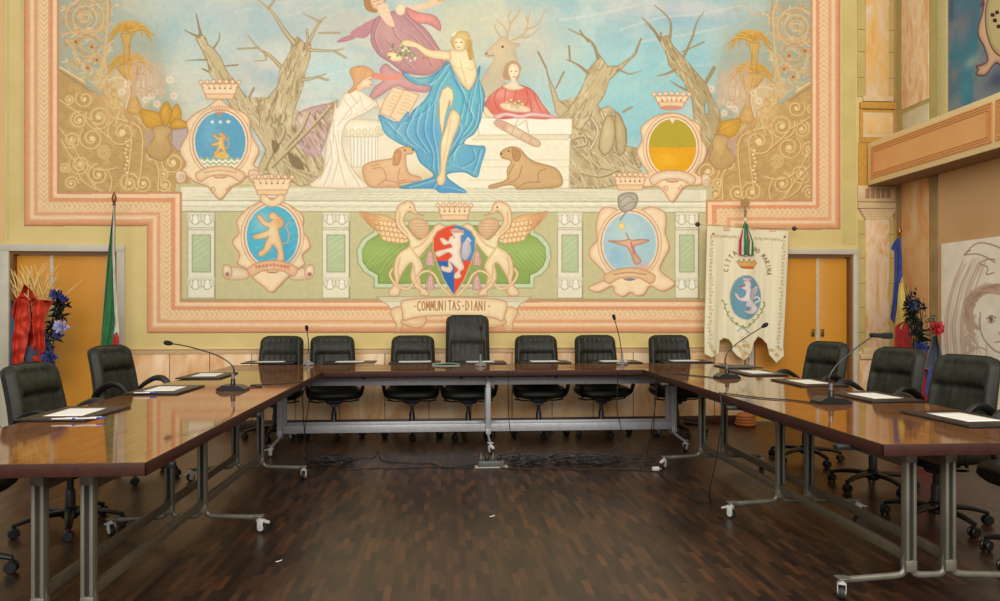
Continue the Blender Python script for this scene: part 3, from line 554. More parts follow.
    fr2 = e((545, -10), (600, 5), (650, 28), (715, 80), (712, 150), (738, 190), (750, 235), (712, 275), (722, 320), (690, 345), (640, 385), (600, 425), (558, 462), (515, 430), (470, 395), (432, 345), (388, 318), (398, 270), (362, 212), (395, 165), (385, 105), (430, 50), (480, 18))
    for x, d in ((385, -1), (700, 1)):
        C.poly(e((x-45*d*-1 if 0 else x-50, 335), (x+50, 350), (x+50, 392), (x-50, 395)), (236, 214, 178), sm=True, line=FO, lw=.7)
        C.poly(e((x+d*30, 335), (x+d*62, 325), (x+d*72, 360), (x+d*55, 392), (x+d*28, 380)), (244, 222, 190), sm=True, line=FO, lw=.9); C.disc(*e((x+d*48, 372))[0], 2.4, 2.2, (170, 130, 110))
    rb = cartouche(fr2, (272.5, 236), (26, 30.5), None, 'turquoise shield with a tall lion, under the blue lion shield', (84, 186, 214))
    C.blob(262, 222, 8, 10, (166, 222, 230), .7); C.blob(286, 250, 8, 14, (60, 168, 210), .7)
    for k in range(5): C.line([(252+k*2, 232+k*8), (264+k*3, 226+k*8)], (150, 216, 228), .9, a=.6); C.line([(288, 220+k*8), (295, 214+k*8)], (150, 216, 228), .8, a=.6)
    lion(273, 235, .72, (246, 214, 166), (196, 140, 90))
    ribb(rb, (244, 196, 156), (200, 110, 80))
    for k, ch in enumerate('TRADIZIONE'):
        a = (k-4.5)/5.2; cu = 272.5+a*19; cv = 236+30.5*.97+a*a*3.2
        for st in LET[ch]: C.line([(cu-.8+1.6*x, cv-2+3.6*y+a*(x-.5)*1.0) for x, y in st], (190, 90, 64), .5, sm=False, a=.8)
    crown(252, 292, 179, 195, 'crown above the turquoise lion shield')
    C.poly(E(160, 100)((500, 490), (520, 470), (560, 500), (600, 470), (625, 490), (600, 520), (560, 535), (520, 520)), FR, sm=True, line=FO, lw=.8)
    # crest 4 yellow
    e = E(620, 100)
    fr4 = e((262, 65), (310, 75), (355, 100), (400, 130), (405, 190), (432, 240), (420, 300), (385, 345), (380, 370), (440, 400), (390, 425), (330, 430), (300, 460), (258, 510), (215, 455), (180, 432), (100, 435), (80, 405), (140, 370), (110, 320), (85, 260), (110, 200), (105, 140), (160, 90), (215, 70))
    rb = cartouche(fr4, (672.4, 147.5), (24, 28.5), None, 'yellow and orange two tone shield', (236, 170, 28))
    C.poly([(672.4+24*math.cos(k*math.pi/12), 147.5+28.5*math.sin(k*math.pi/12)) for k in range(12, 25)], (188, 168, 52))
    C.blob(668, 160, 12, 8, (250, 194, 50), .7); C.poly([(669, 118), (676, 118), (672.4, 124)], FR)
    ribb(rb, (246, 222, 190), None)
    for x in (90, 432): C.poly(e((x-20, 375), (x+5, 372), (x+22, 400), (x+5, 435), (x-22, 420)), (246, 226, 196), sm=True, line=FO, lw=.8); C.spiral(*e((x, 405))[0], 3.4, 1.4, FO, .7)
    C.spiral(*e((225, 440))[0], 3, 1.2, FO, .8); C.spiral(*e((298, 440))[0], 3, 1.2, FO, .8, cw=-1)
    crown(654, 689, 96, 107, 'crown above the yellow shield'); C.disc(671, 108, 11, 2.6, (216, 150, 120))
    # crest 5 bird
    e = E(460, 200)
    fr5 = e((700, 55), (740, 35), (790, 50), (850, 70), (900, 50), (960, 35), (1020, 60), (1030, 110), (1025, 160), (1045, 235), (1020, 290), (1000, 350), (1060, 400), (1070, 425), (1010, 455), (950, 430), (920, 470), (880, 478), (850, 462), (815, 482), (775, 465), (760, 430), (690, 460), (640, 440), (700, 410), (740, 390), (690, 330), (650, 285), (652, 240), (685, 200), (680, 130))
    rb = cartouche(fr5, (629.6, 243.5), (26.5, 30.5), None, 'pale blue shield with a bird flying to the sun', (176, 212, 222))
    C.blob(626, 232, 14, 12, (206, 226, 218), .7); C.blob(616, 256, 10, 12, (140, 190, 224), .6); C.blob(642, 268, 8, 4, (236, 170, 150), .8); C.blob(650, 240, 6, 14, (170, 210, 224), .7)
    C.disc(621.5, 226, 3.2, 3.2, (250, 226, 150), line=(220, 180, 90), lw=.6)
    C.poly(e((740, 205), (800, 205), (840, 195), (830, 165), (850, 200), (900, 198), (945, 202), (900, 222), (870, 230), (880, 270), (905, 305), (880, 322), (862, 290), (840, 240), (800, 222)), (226, 186, 156), sm=True, line=(180, 110, 90), lw=.8)
    C.line(e((855, 215), (870, 270)), (216, 100, 90), 2.2, a=.7)
    ribb(rb, (240, 200, 152), (160, 110, 84)); C.disc(629.6, 279.4, 5.4, 1.4, (130, 130, 150))
    for k, ch in enumerate('AUDACIUM'[:0]): pass
    e = E(460, 100)
    part('heraldic_crown', 'grey helmet and plume above the bird shield')
    C.poly(e((795, 480), (830, 465), (875, 468), (888, 500), (870, 540), (830, 560), (800, 545), (790, 510)), (190, 184, 166), sm=True, line=(130, 120, 106), lw=.9)
    C.line(e((800, 510), (840, 480), (870, 500)), (140, 130, 116), .8); C.line(e((810, 540), (850, 510), (880, 510)), (140, 130, 116), .8); C.line(e((830, 560), (800, 600)), (150, 140, 124), 1.6)
    crown(614, 646, 177, 190, 'crown above the bird shield', 4)
    # centre: griffins, shield, scroll
    e = E(320, 200)
    for side, mx in (('left', None), ('right', 453.6)):
        e = E(320, 200, 5.0, mx)
        part('painted_griffin', 'winged griffin on the %s of the red and blue shield' % side)
        Wg = e((198, 58), (260, 70), (330, 78), (400, 120), (440, 160), (438, 205), (390, 216), (320, 200), (290, 162), (232, 110))
        C.poly(Wg, (238, 194, 136), sm=True, line=FO, lw=.8)
        C.within(Wg)
        for k in range(4):
            for j in range(7): C.disc(*e((300+j*22-k*6, 190-k*26+j*3))[0], 2.4, 2.6, (250, 220, 168), line=(206, 146, 96), lw=.6, tag=False)
        for k in range(7): C.line(e((205+k*5, 60+k*8), (300, 90+k*14)), (204, 146, 96), .8)
        C.unclip()
        B = e((518, 76), (500, 74), (478, 52), (468, 20), (440, 4), (425, 12), (395, 25), (378, 70), (384, 130), (420, 172), (440, 190), (446, 230), (400, 262), (376, 300), (368, 360), (376, 410), (345, 455), (350, 478), (392, 476), (402, 440), (392, 420), (405, 380), (440, 325), (462, 320), (452, 380), (470, 430), (500, 455), (500, 474), (545, 476), (530, 448), (508, 430), (500, 370), (516, 335), (498, 290), (505, 280), (545, 230), (600, 165), (628, 138), (600, 118), (575, 128), (560, 150), (512, 192), (488, 196), (445, 150), (420, 110), (424, 80), (445, 56), (475, 68))
        C.poly(B, (250, 228, 184), sm=True, line=FO, lw=.9)
        C.poly(e((450, 100), (500, 92), (542, 120), (540, 160), (512, 192), (480, 180), (446, 140)), (226, 192, 150), sm=True, line=FO, lw=.7)
        for k in range(5): C.line(e((455, 120+k*14), (530, 118+k*14)), (196, 148, 110), .7, a=.8)
        C.within(B)
        for b in [((400, 60), (400, 120), (440, 170)), ((430, 200), (470, 260), (490, 290)), ((400, 290), (390, 350), (400, 400)), ((470, 330), (480, 400), (510, 440)), ((550, 170), (510, 220), (470, 240))]: C.line(e(*b), (224, 180, 130), 2.0, a=.7)
        C.unclip(); C.disc(*e((450, 36))[0], .9, .9, (90, 60, 44))
        for b in [((430, 440), (378, 420), (350, 375), (362, 345)), ((470, 415), (500, 370), (540, 355), (575, 378), (600, 425), (650, 478)), ((430, 445), (400, 440)), ((460, 420), (440, 445), (410, 440))]:
            C.line(e(*b), FO, 2.8, tag=True); C.line(e(*b), (248, 222, 176), 1.7)
        for x, y in ((550, 280), (552, 400)):
            C.poly(e((x-8, y-20), (x+8, y-20), (x+22, y+40), (x+5, y+48), (x-22, y+40)), (232, 196, 184), sm=True, line=(184, 130, 120), lw=.7)
            for k in range(3): C.line(e((x-8+k*8, y), (x-14+k*14, y+40)), (190, 130, 124), .6)
            C.line(e((x, y-20), (x, y-60)), (200, 160, 130), .9)
    e = E(320, 200)
    part('coat_of_arms', 'red and blue quartered shield with a white griffin, over the motto scroll')
    SH = e((670, 122), (630, 132), (585, 158), (566, 190), (565, 250), (582, 305), (620, 400), (670, 478), (720, 400), (758, 305), (777, 250), (776, 190), (755, 155), (710, 130))
    C.poly(SH, (232, 78, 50))
    C.within(SH, False)
    C.poly(e((670, 90), (800, 90), (800, 304), (670, 304)), (70, 140, 196)); C.poly(e((540, 304), (670, 304), (670, 500), (540, 500)), (44, 104, 184))
    C.unclip(); C.line(SH, (206, 180, 140), 1.2, sm=False, closed=True)
    C.poly(e((655, 150), (690, 145), (720, 170), (705, 180), (705, 230), (700, 260), (708, 300), (720, 340), (700, 360), (705, 385), (675, 392), (672, 372), (690, 350), (672, 330), (650, 310), (664, 340), (650, 362), (610, 352), (608, 330), (640, 335), (642, 300), (660, 280), (640, 262), (592, 285), (578, 260), (630, 245), (660, 235), (648, 218), (620, 225), (600, 195), (615, 190), (640, 205), (650, 185), (665, 178)), (252, 238, 216), sm=True, line=(200, 150, 130), lw=.6)
    C.poly(e((705, 265), (712, 220), (735, 195), (750, 210), (755, 260), (730, 300), (710, 290)), (214, 206, 216), sm=True, line=(140, 140, 170), lw=.7)
    C.line(e((735, 200), (740, 190), (752, 205)), (240, 236, 236), 1.4); C.poly(e((650, 150), (720, 150), (715, 165), (655, 165)), (220, 160, 150))
    C.disc(*e((672, 188))[0], .6, .6, (100, 60, 50))
    for t in range(4): C.line(e((712+t*11, 225), (716+t*9, 285)), (170, 166, 190), .6)
    crown(438, 471, 207, 220, 'crown above the red and blue shield', 4)
    part('painted_frieze', 'stone console carrying the motto scroll')
    C.poly(e((283, 484), (1056, 484), (1020, 512), (1000, 520), (335, 520), (320, 512)), (240, 232, 200), line=(170, 160, 124), lw=.8)
    for k in range(3): C.line(e((300+k*12, 492+k*8), (1040-k*12, 492+k*8)), (186, 180, 148), .7, sm=False)
    C.poly(e((335, 520), (1005, 520), (960, 600), (940, 640), (390, 640), (370, 600)), (232, 222, 184), line=(176, 160, 120), lw=.7)
    part('motto_scroll')
    C.poly(e((350, 560), (380, 535), (420, 540), (430, 600), (405, 640), (400, 655), (385, 658), (375, 640), (380, 620)), (246, 216, 166), sm=True, line=FO, lw=.9)
    C.poly(e((990, 560), (960, 535), (925, 545), (915, 600), (920, 640), (935, 655), (955, 655), (965, 630), (965, 610)), (246, 216, 166), sm=True, line=FO, lw=.9)
    C.poly(e((430, 590), (520, 580), (530, 610), (510, 635), (470, 638), (425, 625), (405, 610)), (240, 206, 156), sm=True, line=FO, lw=.9)
    C.poly(e((825, 580), (915, 590), (930, 615), (900, 632), (850, 638), (820, 620)), (240, 206, 156), sm=True, line=FO, lw=.9)
    C.poly(e((405, 515), (430, 500), (540, 490), (670, 486), (800, 490), (905, 500), (935, 520), (925, 570), (910, 605), (870, 590), (800, 580), (670, 576), (540, 580), (470, 590), (420, 600), (412, 560)), (252, 230, 186), sm=True, line=FO, lw=1.0)
    C.line(e((425, 515), (540, 500), (670, 496), (800, 500), (910, 515)), (232, 196, 146), .8, a=.8)
    word = '.COMMUNITAS.DIANI.'
    for k, ch in enumerate(word):
        x = 466+k*21.9; y0 = 505+((x-655)/200)**2*3; 
        if ch == '.': C.disc(*e((x+8, y0+24))[0], .9, .8, (176, 100, 60)); continue
        for st in LET[ch]: C.line(e(*[(x+a*15.5, y0+b*46) for a, b in st]), (176, 110, 66), 1.0, sm=False)
    # -------- the pink border
    part('painted_border')
    def band(o0, o1, col, noise=False):   # between offsets o0..o1 (0 = outer line, 36 = inner line), in rectified pixels
        def path(o):
            L0, R0 = 24+o, 840-o*.83; Lq, Rq = 225.5-o*.95, 229-o*.82; L1, R1 = 146.5+o, 741-o; B = 332.5-o*.91
            pts = [(L0, -80), (L0, Lq), (L1, Lq), (L1, B), (R1, B), (R1, Rq), (R0, Rq), (R0, -80)]
            return pts
        a = path(o0); b = path(o1)
        C.poly(a+b[::-1], col)
    sal = (228, 162, 118); lig = (250, 218, 178); mid = (238, 182, 138)
    prof = [(0, 2, (206, 140, 100)), (2, 5, sal), (5, 7, mid), (7, 9.5, lig), (9.5, 11, (244, 196, 152)), (11, 14, (232, 170, 126)), (14, 16, (246, 206, 160)), (16, 24.5, (244, 208, 160)), (24.5, 26, (226, 164, 120)), (26, 29, (232, 158, 112)), (29, 31, (250, 214, 174)), (31, 33, lig), (33, 34.5, (222, 152, 108)), (34.5, 35.6, (196, 150, 110))]
    for a, b, c in prof: band(a, b, c)
    # braid
    def braid(p0, p1, ax):
        L = math.hypot(p1[0]-p0[0], p1[1]-p0[1]); n = max(1, int(L/5.0)); dx, dy = (p1[0]-p0[0])/L, (p1[1]-p0[1])/L
        for k in range(n):
            cx, cy = p0[0]+dx*(k+.5)*L/n, p0[1]+dy*(k+.5)*L/n
            for sgn in (-1, 1):
                a = (cx-dx*2.5+(-dy)*sgn*3.8, cy-dy*2.5+dx*sgn*3.8); b = (cx+dx*2.0, cy+dy*2.0)
                C.line([a, b], (222, 170, 120), 2.4, sm=False, a=.6); C.line([(a[0]-dx*.4, a[1]-dy*.4), (b[0]-dx*.4, b[1]-dy*.4)], (254, 228, 184), 1.3, sm=False, a=.85)
    o = 20.2
    oq, ob, orr, orq = o*.95, o*.91, o*.83, o*.82
    for a, b in [((24+o, -50), (24+o, 225.5-oq)), ((24+o, 225.5-oq), (146.5+o, 225.5-oq)), ((146.5+o, 225.5-oq), (146.5+o, 332.5-ob)), ((146.5+o, 332.5-ob), (741-o, 332.5-ob)), ((741-o, 332.5-ob), (741-o, 229-orq)), ((741-o, 229-orq), (840-orr, 229-orq)), ((840-orr, 229-orq), (840-orr, -50))]: braid(a, b, 0)
    # console and scroll pass over the border: keep their pixels (painted again on top)
    part('motto_scroll_lower')
    C.poly(e((283, 484), (1056, 484), (1020, 512), (1000, 520), (975, 560), (365, 560), (335, 520), (320, 512)), (240, 232, 200), line=(170, 160, 124), lw=.8)
    for k in range(3): C.line(e((300+k*12, 492+k*8), (1040-k*12, 492+k*8)), (186, 180, 148), .7, sm=False)
    part('motto_scroll')
    C.poly(e((350, 560), (380, 535), (420, 540), (430, 600), (405, 640), (400, 655), (385, 658), (375, 640), (380, 620)), (246, 216, 166), sm=True, line=FO, lw=.9)
    C.poly(e((990, 560), (960, 535), (925, 545), (915, 600), (920, 640), (935, 655), (955, 655), (965, 630), (965, 610)), (246, 216, 166), sm=True, line=FO, lw=.9)
    C.spiral(*e((388, 645))[0], 2.4, 1.3, FO, .7); C.spiral(*e((938, 640))[0], 3.0, 1.3, FO, .7)
    C.poly(e((430, 590), (520, 580), (530, 610), (510, 635), (470, 638), (425, 625), (405, 610)), (240, 206, 156), sm=True, line=FO, lw=.9)
    C.poly(e((825, 580), (915, 590), (930, 615), (900, 632), (850, 638), (820, 620)), (240, 206, 156), sm=True, line=FO, lw=.9)
    C.poly(e((405, 515), (430, 500), (540, 490), (670, 486), (800, 490), (905, 500), (935, 520), (925, 570), (910, 605), (870, 590), (800, 580), (670, 576), (540, 580), (470, 590), (420, 600), (412, 560)), (252, 230, 186), sm=True, line=FO, lw=1.0)
    for k, ch in enumerate(word):
        x = 466+k*21.9; y0 = 505+((x-655)/200)**2*3
        if ch == '.': C.disc(*e((x+8, y0+24))[0], .9, .8, (176, 100, 60)); continue
        for st in LET[ch]: C.line(e(*[(x+a*15.5, y0+b*46) for a, b in st]), (176, 110, 66), 1.0, sm=False)
    # outside the border there is no mural: id 0
    def path0():
        return [(24, -80), (24, 225.5), (146.5, 225.5), (146.5, 332.5), (741, 332.5), (741, 229), (840, 229), (840, -80)]
    r = C.mask(path0()); keep = np.zeros((C.h, C.w), bool); keep[r[2]:r[3], r[0]:r[1]] = r[4]
    C.id[~keep] = 0
    C.a[C.id == 1] = C.a[C.id == 1]*.92+np.array([246, 242, 226])*.08
    C.a = C.a*.94+np.array([250, 238, 206], np.float32)*.06
    # slight weave of the brush everywhere
    n = fbm(C.h, C.w, 3.0*S, 77, 2); C.a *= (1+.05*(n[..., None]-.5))
    C.a = np.clip(C.a, 0, 255)
    return C, reg
import bpy, bmesh
from mathutils import Vector, Matrix
COL = bpy.context.scene.collection
def s2l(c):
    out = []
    for x in c[:3]:
        x = x/255.0; out.append(x/12.92 if x <= .04045 else ((x+.055)/1.055)**2.4)
    return out
MATS = {}
def nodes_of(name):
    m = bpy.data.materials.new(name); m.use_nodes = True
    nt = m.node_tree; b = nt.nodes['Principled BSDF']
    return m, nt, b
def ramp(nt, stops, interp='LINEAR'):
    r = nt.nodes.new('ShaderNodeValToRGB'); r.color_ramp.interpolation = interp
    el = r.color_ramp.elements
    while len(el) < len(stops): el.new(.5)
    for e, (p, c) in zip(el, stops): e.position = p; e.color = (*s2l(c), 1)
    return r
def mat(name, c, rough=.5, metal=0.0, spec=.5, c2=None, scale=30.0, stretch=(1, 1, 1), bump=0.0, coat=0.0, detail=4, sheen=0, trans=0):
    if name in MATS: return MATS[name]
    m, nt, b = nodes_of(name)
    b.inputs['Roughness'].default_value = rough; b.inputs['Metallic'].default_value = metal
    b.inputs['Specular IOR Level'].default_value = spec; b.inputs['Coat Weight'].default_value = coat
    if sheen: b.inputs['Sheen Weight'].default_value = sheen
    if c2 is None: c2 = tuple(x*.9 for x in c)
    tc = nt.nodes.new('ShaderNodeTexCoord'); mp = nt.nodes.new('ShaderNodeMapping'); mp.inputs['Scale'].default_value = stretch
    no = nt.nodes.new('ShaderNodeTexNoise'); no.inputs['Scale'].default_value = scale; no.inputs['Detail'].default_value = detail
    r = ramp(nt, [(.3, c2), (.7, c)])
    nt.links.new(tc.outputs['Object'], mp.inputs[0]); nt.links.new(mp.outputs[0], no.inputs['Vector']); nt.links.new(no.outputs['Fac'], r.inputs[0]); nt.links.new(r.outputs[0], b.inputs['Base Color'])
    if bump:
        bp = nt.nodes.new('ShaderNodeBump'); bp.inputs['Strength'].default_value = bump; bp.inputs['Distance'].default_value = .01
        nt.links.new(no.outputs['Fac'], bp.inputs['Height']); nt.links.new(bp.outputs[0], b.inputs['Normal'])
    MATS[name] = m; return m
def marble(name, cols, scale=1.6, rough=.45, rot=.6, spec=.3):
    m, nt, b = nodes_of(name); b.inputs['Roughness'].default_value = rough; b.inputs['Specular IOR Level'].default_value = spec
    tc = nt.nodes.new('ShaderNodeTexCoord'); mp = nt.nodes.new('ShaderNodeMapping'); mp.inputs['Rotation'].default_value = (0.2, rot, 0.2); mp.inputs['Scale'].default_value = (2.4, 2.4, .8)
    no = nt.nodes.new('ShaderNodeTexNoise'); no.inputs['Scale'].default_value = scale; no.inputs['Detail'].default_value = 6; no.inputs['Distortion'].default_value = 1.2
    r = ramp(nt, cols)
    nt.links.new(tc.outputs['Object'], mp.inputs[0]); nt.links.new(mp.outputs[0], no.inputs['Vector']); nt.links.new(no.outputs['Fac'], r.inputs[0]); nt.links.new(r.outputs[0], b.inputs['Base Color'])
    MATS[name] = m; return m
def vcol_mat(name, rough=.7, spec=.25):
    m, nt, b = nodes_of(name); b.inputs['Roughness'].default_value = rough; b.inputs['Specular IOR Level'].default_value = spec
    a = nt.nodes.new('ShaderNodeAttribute'); a.attribute_name = 'paint'
    nt.links.new(a.outputs['Color'], b.inputs['Base Color']); MATS[name] = m; return m
# ---- mesh builders
class MB:
    def __init__(s): s.bm = bmesh.new(); s.mi = 0
    def _f(s, vs):
        try:
            f = s.bm.faces.new(vs); f.material_index = s.mi; return f
        except ValueError: return None
    def box(s, a, b, M=None, bev=0.0, seg=2):
        x0, y0, z0 = a; x1, y1, z1 = b
        bm = bmesh.new(); bmesh.ops.create_cube(bm, size=1)
        bmesh.ops.scale(bm, vec=(abs(x1-x0), abs(y1-y0), abs(z1-z0)), verts=bm.verts)
        bmesh.ops.translate(bm, vec=((x0+x1)/2, (y0+y1)/2, (z0+z1)/2), verts=bm.verts)
        if bev: bmesh.ops.bevel(bm, geom=bm.edges[:]+bm.verts[:], offset=bev, segments=seg, affect='EDGES', profile=.5)
        if M is not None: bm.transform(M)
        s.merge(bm)
    def merge(s, bm):
        vm = {}
        for v in bm.verts: vm[v] = s.bm.verts.new(v.co)
        for f in bm.faces:
            s._f([vm[v] for v in f.verts])
        bm.free()
    def tube(s, P, r, n=8, cap=True, flat=None, close=False):
        """swept tube; r a number or a list; flat=(a,b) oval factors in (side, up)"""
        P = [Vector(p) for p in P]; N = len(P); rs = r if isinstance(r, (list, tuple)) else [r]*N
        rings = []; prev = None
        for i in range(N):
            if close: t = P[(i+1) % N]-P[i-1]
            else: t = P[min(i+1, N-1)]-P[max(i-1, 0)]
            if t.length < 1e-9: t = Vector((0, 0, 1))
            t.normalize()
            if prev is None:
                up = Vector((0, 0, 1)) if abs(t.z) < .95 else Vector((1, 0, 0))
                a = t.cross(up).normalized()
            else:
                a = prev-t*prev.dot(t)
                a = a.normalized() if a.length > 1e-6 else t.orthogonal().normalized()
            prev = a; b = t.cross(a).normalized(); fa, fb = flat or (1, 1)
            rings.append([s.bm.verts.new(P[i]+a*(math.cos(k*2*math.pi/n)*rs[i]*fa)+b*(math.sin(k*2*math.pi/n)*rs[i]*fb)) for k in range(n)])
        for i in range(N if close else N-1):
            A, B = rings[i], rings[(i+1) % N]
            for k in range(n): s._f([A[k], A[(k+1) % n], B[(k+1) % n], B[k]])
        if cap and not close: s._f(rings[0][::-1]); s._f(rings[-1])
    def lathe(s, prof, n=20, M=None, cap=True):
        bm = bmesh.new(); rings = []
        for r, z in prof: rings.append([bm.verts.new((r*math.cos(k*2*math.pi/n), r*math.sin(k*2*math.pi/n), z)) for k in range(n)])
        for A, B in zip(rings, rings[1:]):
            for k in range(n): bm.faces.new([A[k], A[(k+1) % n], B[(k+1) % n], B[k]])
        if cap: bm.faces.new(rings[0][::-1]); bm.faces.new(rings[-1])
        if M is not None: bm.transform(M)
        s.merge(bm)
    def prism(s, pts, axis, a, b, M=None):
        """polygon pts extruded from a to b along axis ('x','y','z'); pts in the other two axes in order"""
        def mk(p, q, d): return {'x': (d, p, q), 'y': (p, d, q), 'z': (p, q, d)}[axis]
        bm = bmesh.new(); A = [bm.verts.new(mk(p, q, a)) for p, q in pts]; B = [bm.verts.new(mk(p, q, b)) for p, q in pts]
        bm.faces.new(A); bm.faces.new(B[::-1])
        for k in range(len(pts)): bm.faces.new([A[k], B[k], B[(k+1) % len(pts)], A[(k+1) % len(pts)]])
        if M is not None: bm.transform(M)
        s.merge(bm)
    def ball(s, c, r, n=12, sc=(1, 1, 1), M=None):
        bm = bmesh.new(); bmesh.ops.create_uvsphere(bm, u_segments=n, v_segments=max(6, n*2//3), radius=r)
        bmesh.ops.scale(bm, vec=sc, verts=bm.verts); bmesh.ops.translate(bm, vec=c, verts=bm.verts)
        if M is not None: bm.transform(M)
        s.merge(bm)
    def grid(s, fn, nu, nv, closeu=False):
        V = [[s.bm.verts.new(fn(i/(nu if closeu else nu-1), j/(nv-1))) for i in range(nu)] for j in range(nv)]
        for j in range(nv-1):
            for i in range(nu if closeu else nu-1):
                s._f([V[j][i], V[j][(i+1) % nu], V[j+1][(i+1) % nu], V[j+1][i]])
        return V
    def build(s, name, mats, parent=None, smooth=True, solid=0.0, sub=0, loc=None, angle=40):
        me = bpy.data.meshes.new(name)
        bmesh.ops.recalc_face_normals(s.bm, faces=s.bm.faces[:])
        s.bm.to_mesh(me); s.bm.free()
        for m in (mats if isinstance(mats, (list, tuple)) else [mats]): me.materials.append(m)
        o = bpy.data.objects.new(name, me); COL.objects.link(o)
        if smooth:
            me.polygons.foreach_set('use_smooth', [True]*len(me.polygons))
            try: me.set_sharp_from_angle(angle=math.radians(angle))
            except Exception: pass
        if parent: o.parent = parent
        if loc: o.location = loc
        if solid: md = o.modifiers.new('s', 'SOLIDIFY'); md.thickness = solid; md.offset = 0
        if sub: md = o.modifiers.new('d', 'SUBSURF'); md.levels = sub; md.render_levels = sub
        return o
def empty(name, label, cat, loc=(0, 0, 0), rz=0, group=None, kind=None):
    o = bpy.data.objects.new(name, None); COL.objects.link(o); o.location = loc; o.rotation_euler = (0, 0, rz); o.empty_display_size = .1
    return tag(o, label, cat, group, kind)
def tag(o, label=None, cat=None, group=None, kind=None):
    if label: o['label'] = label
    if cat: o['category'] = cat
    if group: o['group'] = group
    if kind: o['kind'] = kind
    return o
def struct(o, label=None): o['kind'] = 'structure'; return tag(o, label)
def copy_tree(o, parent=None, label=None):
    c = o.copy(); COL.objects.link(c); c.parent = parent
    for ch in list(o.children): copy_tree(ch, c)
    if label: c['label'] = label
    return c
def rnd_path(P, n=6):           # catmull in 3D
    P = [Vector(p) for p in P]; out = []
    for i in range(len(P)-1):
        a, b, c, d = P[max(i-1, 0)], P[i], P[i+1], P[min(i+2, len(P)-1)]
        for k in range(n):
            t = k/n; out.append(.5*((2*b)+(c-a)*t+(2*a-5*b+4*c-d)*t*t+(3*b-a-3*c+d)*t*t*t))
    out.append(P[-1]); return out
PG = .95                        # paint gain: photographed tone -> surface colour
def canvas_objects(C, reg, place, mat_, parent, gain=PG, wave=None):
    """one mesh per painted part of a canvas; place(x, y) -> world arrays"""
    h, w = C.h, C.w; ys, xs = np.mgrid[0:h, 0:w]
    X, Y, Z = place(C.p0+(xs+.5)/C.S, C.q0+(ys+.5)/C.S)
    co = np.stack([X, Y, Z], -1).reshape(-1, 3).astype(np.float32)
    a = np.clip(C.a/255.0, 0, 1).reshape(-1, 3); lin = np.where(a <= .04045, a/12.92, ((a+.055)/1.055)**2.4)*gain
    rgba = np.concatenate([lin, np.ones((len(lin), 1))], 1).astype(np.float32)
    idx = (np.arange(h-1)[:, None]*w+np.arange(w-1)[None, :])
    quad = np.stack([idx, idx+w, idx+w+1, idx+1], -1).reshape(-1, 4)
    fid = C.id[:h-1, :w-1].reshape(-1); objs = []
    for k, (nm, desc) in enumerate(reg, 1):
        q = quad[fid == k]
        if len(q) < 12: continue
        used, inv = np.unique(q, return_inverse=True); q2 = inv.reshape(-1, 4).astype(np.int32)
        me = bpy.data.meshes.new(nm); nv, nf = len(used), len(q2)
        me.vertices.add(nv); me.vertices.foreach_set('co', co[used].ravel())
        me.loops.add(nf*4); me.loops.foreach_set('vertex_index', q2.ravel())
        me.polygons.add(nf); me.polygons.foreach_set('loop_start', np.arange(0, nf*4, 4, dtype=np.int32)); me.polygons.foreach_set('loop_total', np.full(nf, 4, np.int32))
        me.update(calc_edges=True)
        at = me.color_attributes.new('paint', 'FLOAT_COLOR', 'POINT'); at.data.foreach_set('color', rgba[used].ravel())
        me.materials.append(mat_)
        o = bpy.data.objects.new(nm, me); COL.objects.link(o)
        if parent: o.parent = parent
        if desc: o['label'] = desc
        objs.append(o)
    return objs
# ---------------------------------------------------------------- camera, light, world
sc = bpy.context.scene
cam = bpy.data.cameras.new('camera'); co = bpy.data.objects.new('camera', cam); COL.objects.link(co)
cam.sensor_width = 36; cam.lens = F/1000*36; cam.shift_y = -(HZ-300.5)/1000*-1; cam.clip_end = 200
co.location = (0, 0, CH); co.rotation_euler = (math.pi/2, 0, -TH); sc.camera = co
sc.view_settings.view_transform = 'Standard'; sc.view_settings.look = 'None'; sc.view_settings.gamma = 1; sc.view_settings.exposure = 0; sc.view_settings.use_curve_mapping = False
w = bpy.data.worlds.new('room_daylight'); sc.world = w; w.use_nodes = True
w.node_tree.nodes['Background'].inputs[0].default_value = (1.0, .95, .86, 1); w.node_tree.nodes['Background'].inputs[1].default_value = .46
def area(name, loc, target, sx, sy, power, col=(1, .95, .87)):
    l = bpy.data.lights.new(name, 'AREA'); l.shape = 'RECTANGLE'; l.size = sx; l.size_y = sy; l.energy = power; l.color = col
    o = bpy.data.objects.new(name, l); COL.objects.link(o); o.location = loc
    d = Vector(target)-Vector(loc); o.rotation_euler = d.to_track_quat('-Z', 'Y').to_euler(); return o
area('daylight_from_rear_windows', (0.3, -3.5, 4.6), (0.3, 8.6, 2.4), 9, 3.5, 850)
area('overhead_area', (0.4, 3.5, 6.6), (.4, 6.5, 0), 7, 3.0, 150)  # soft area light high above the tables, pointing down at them
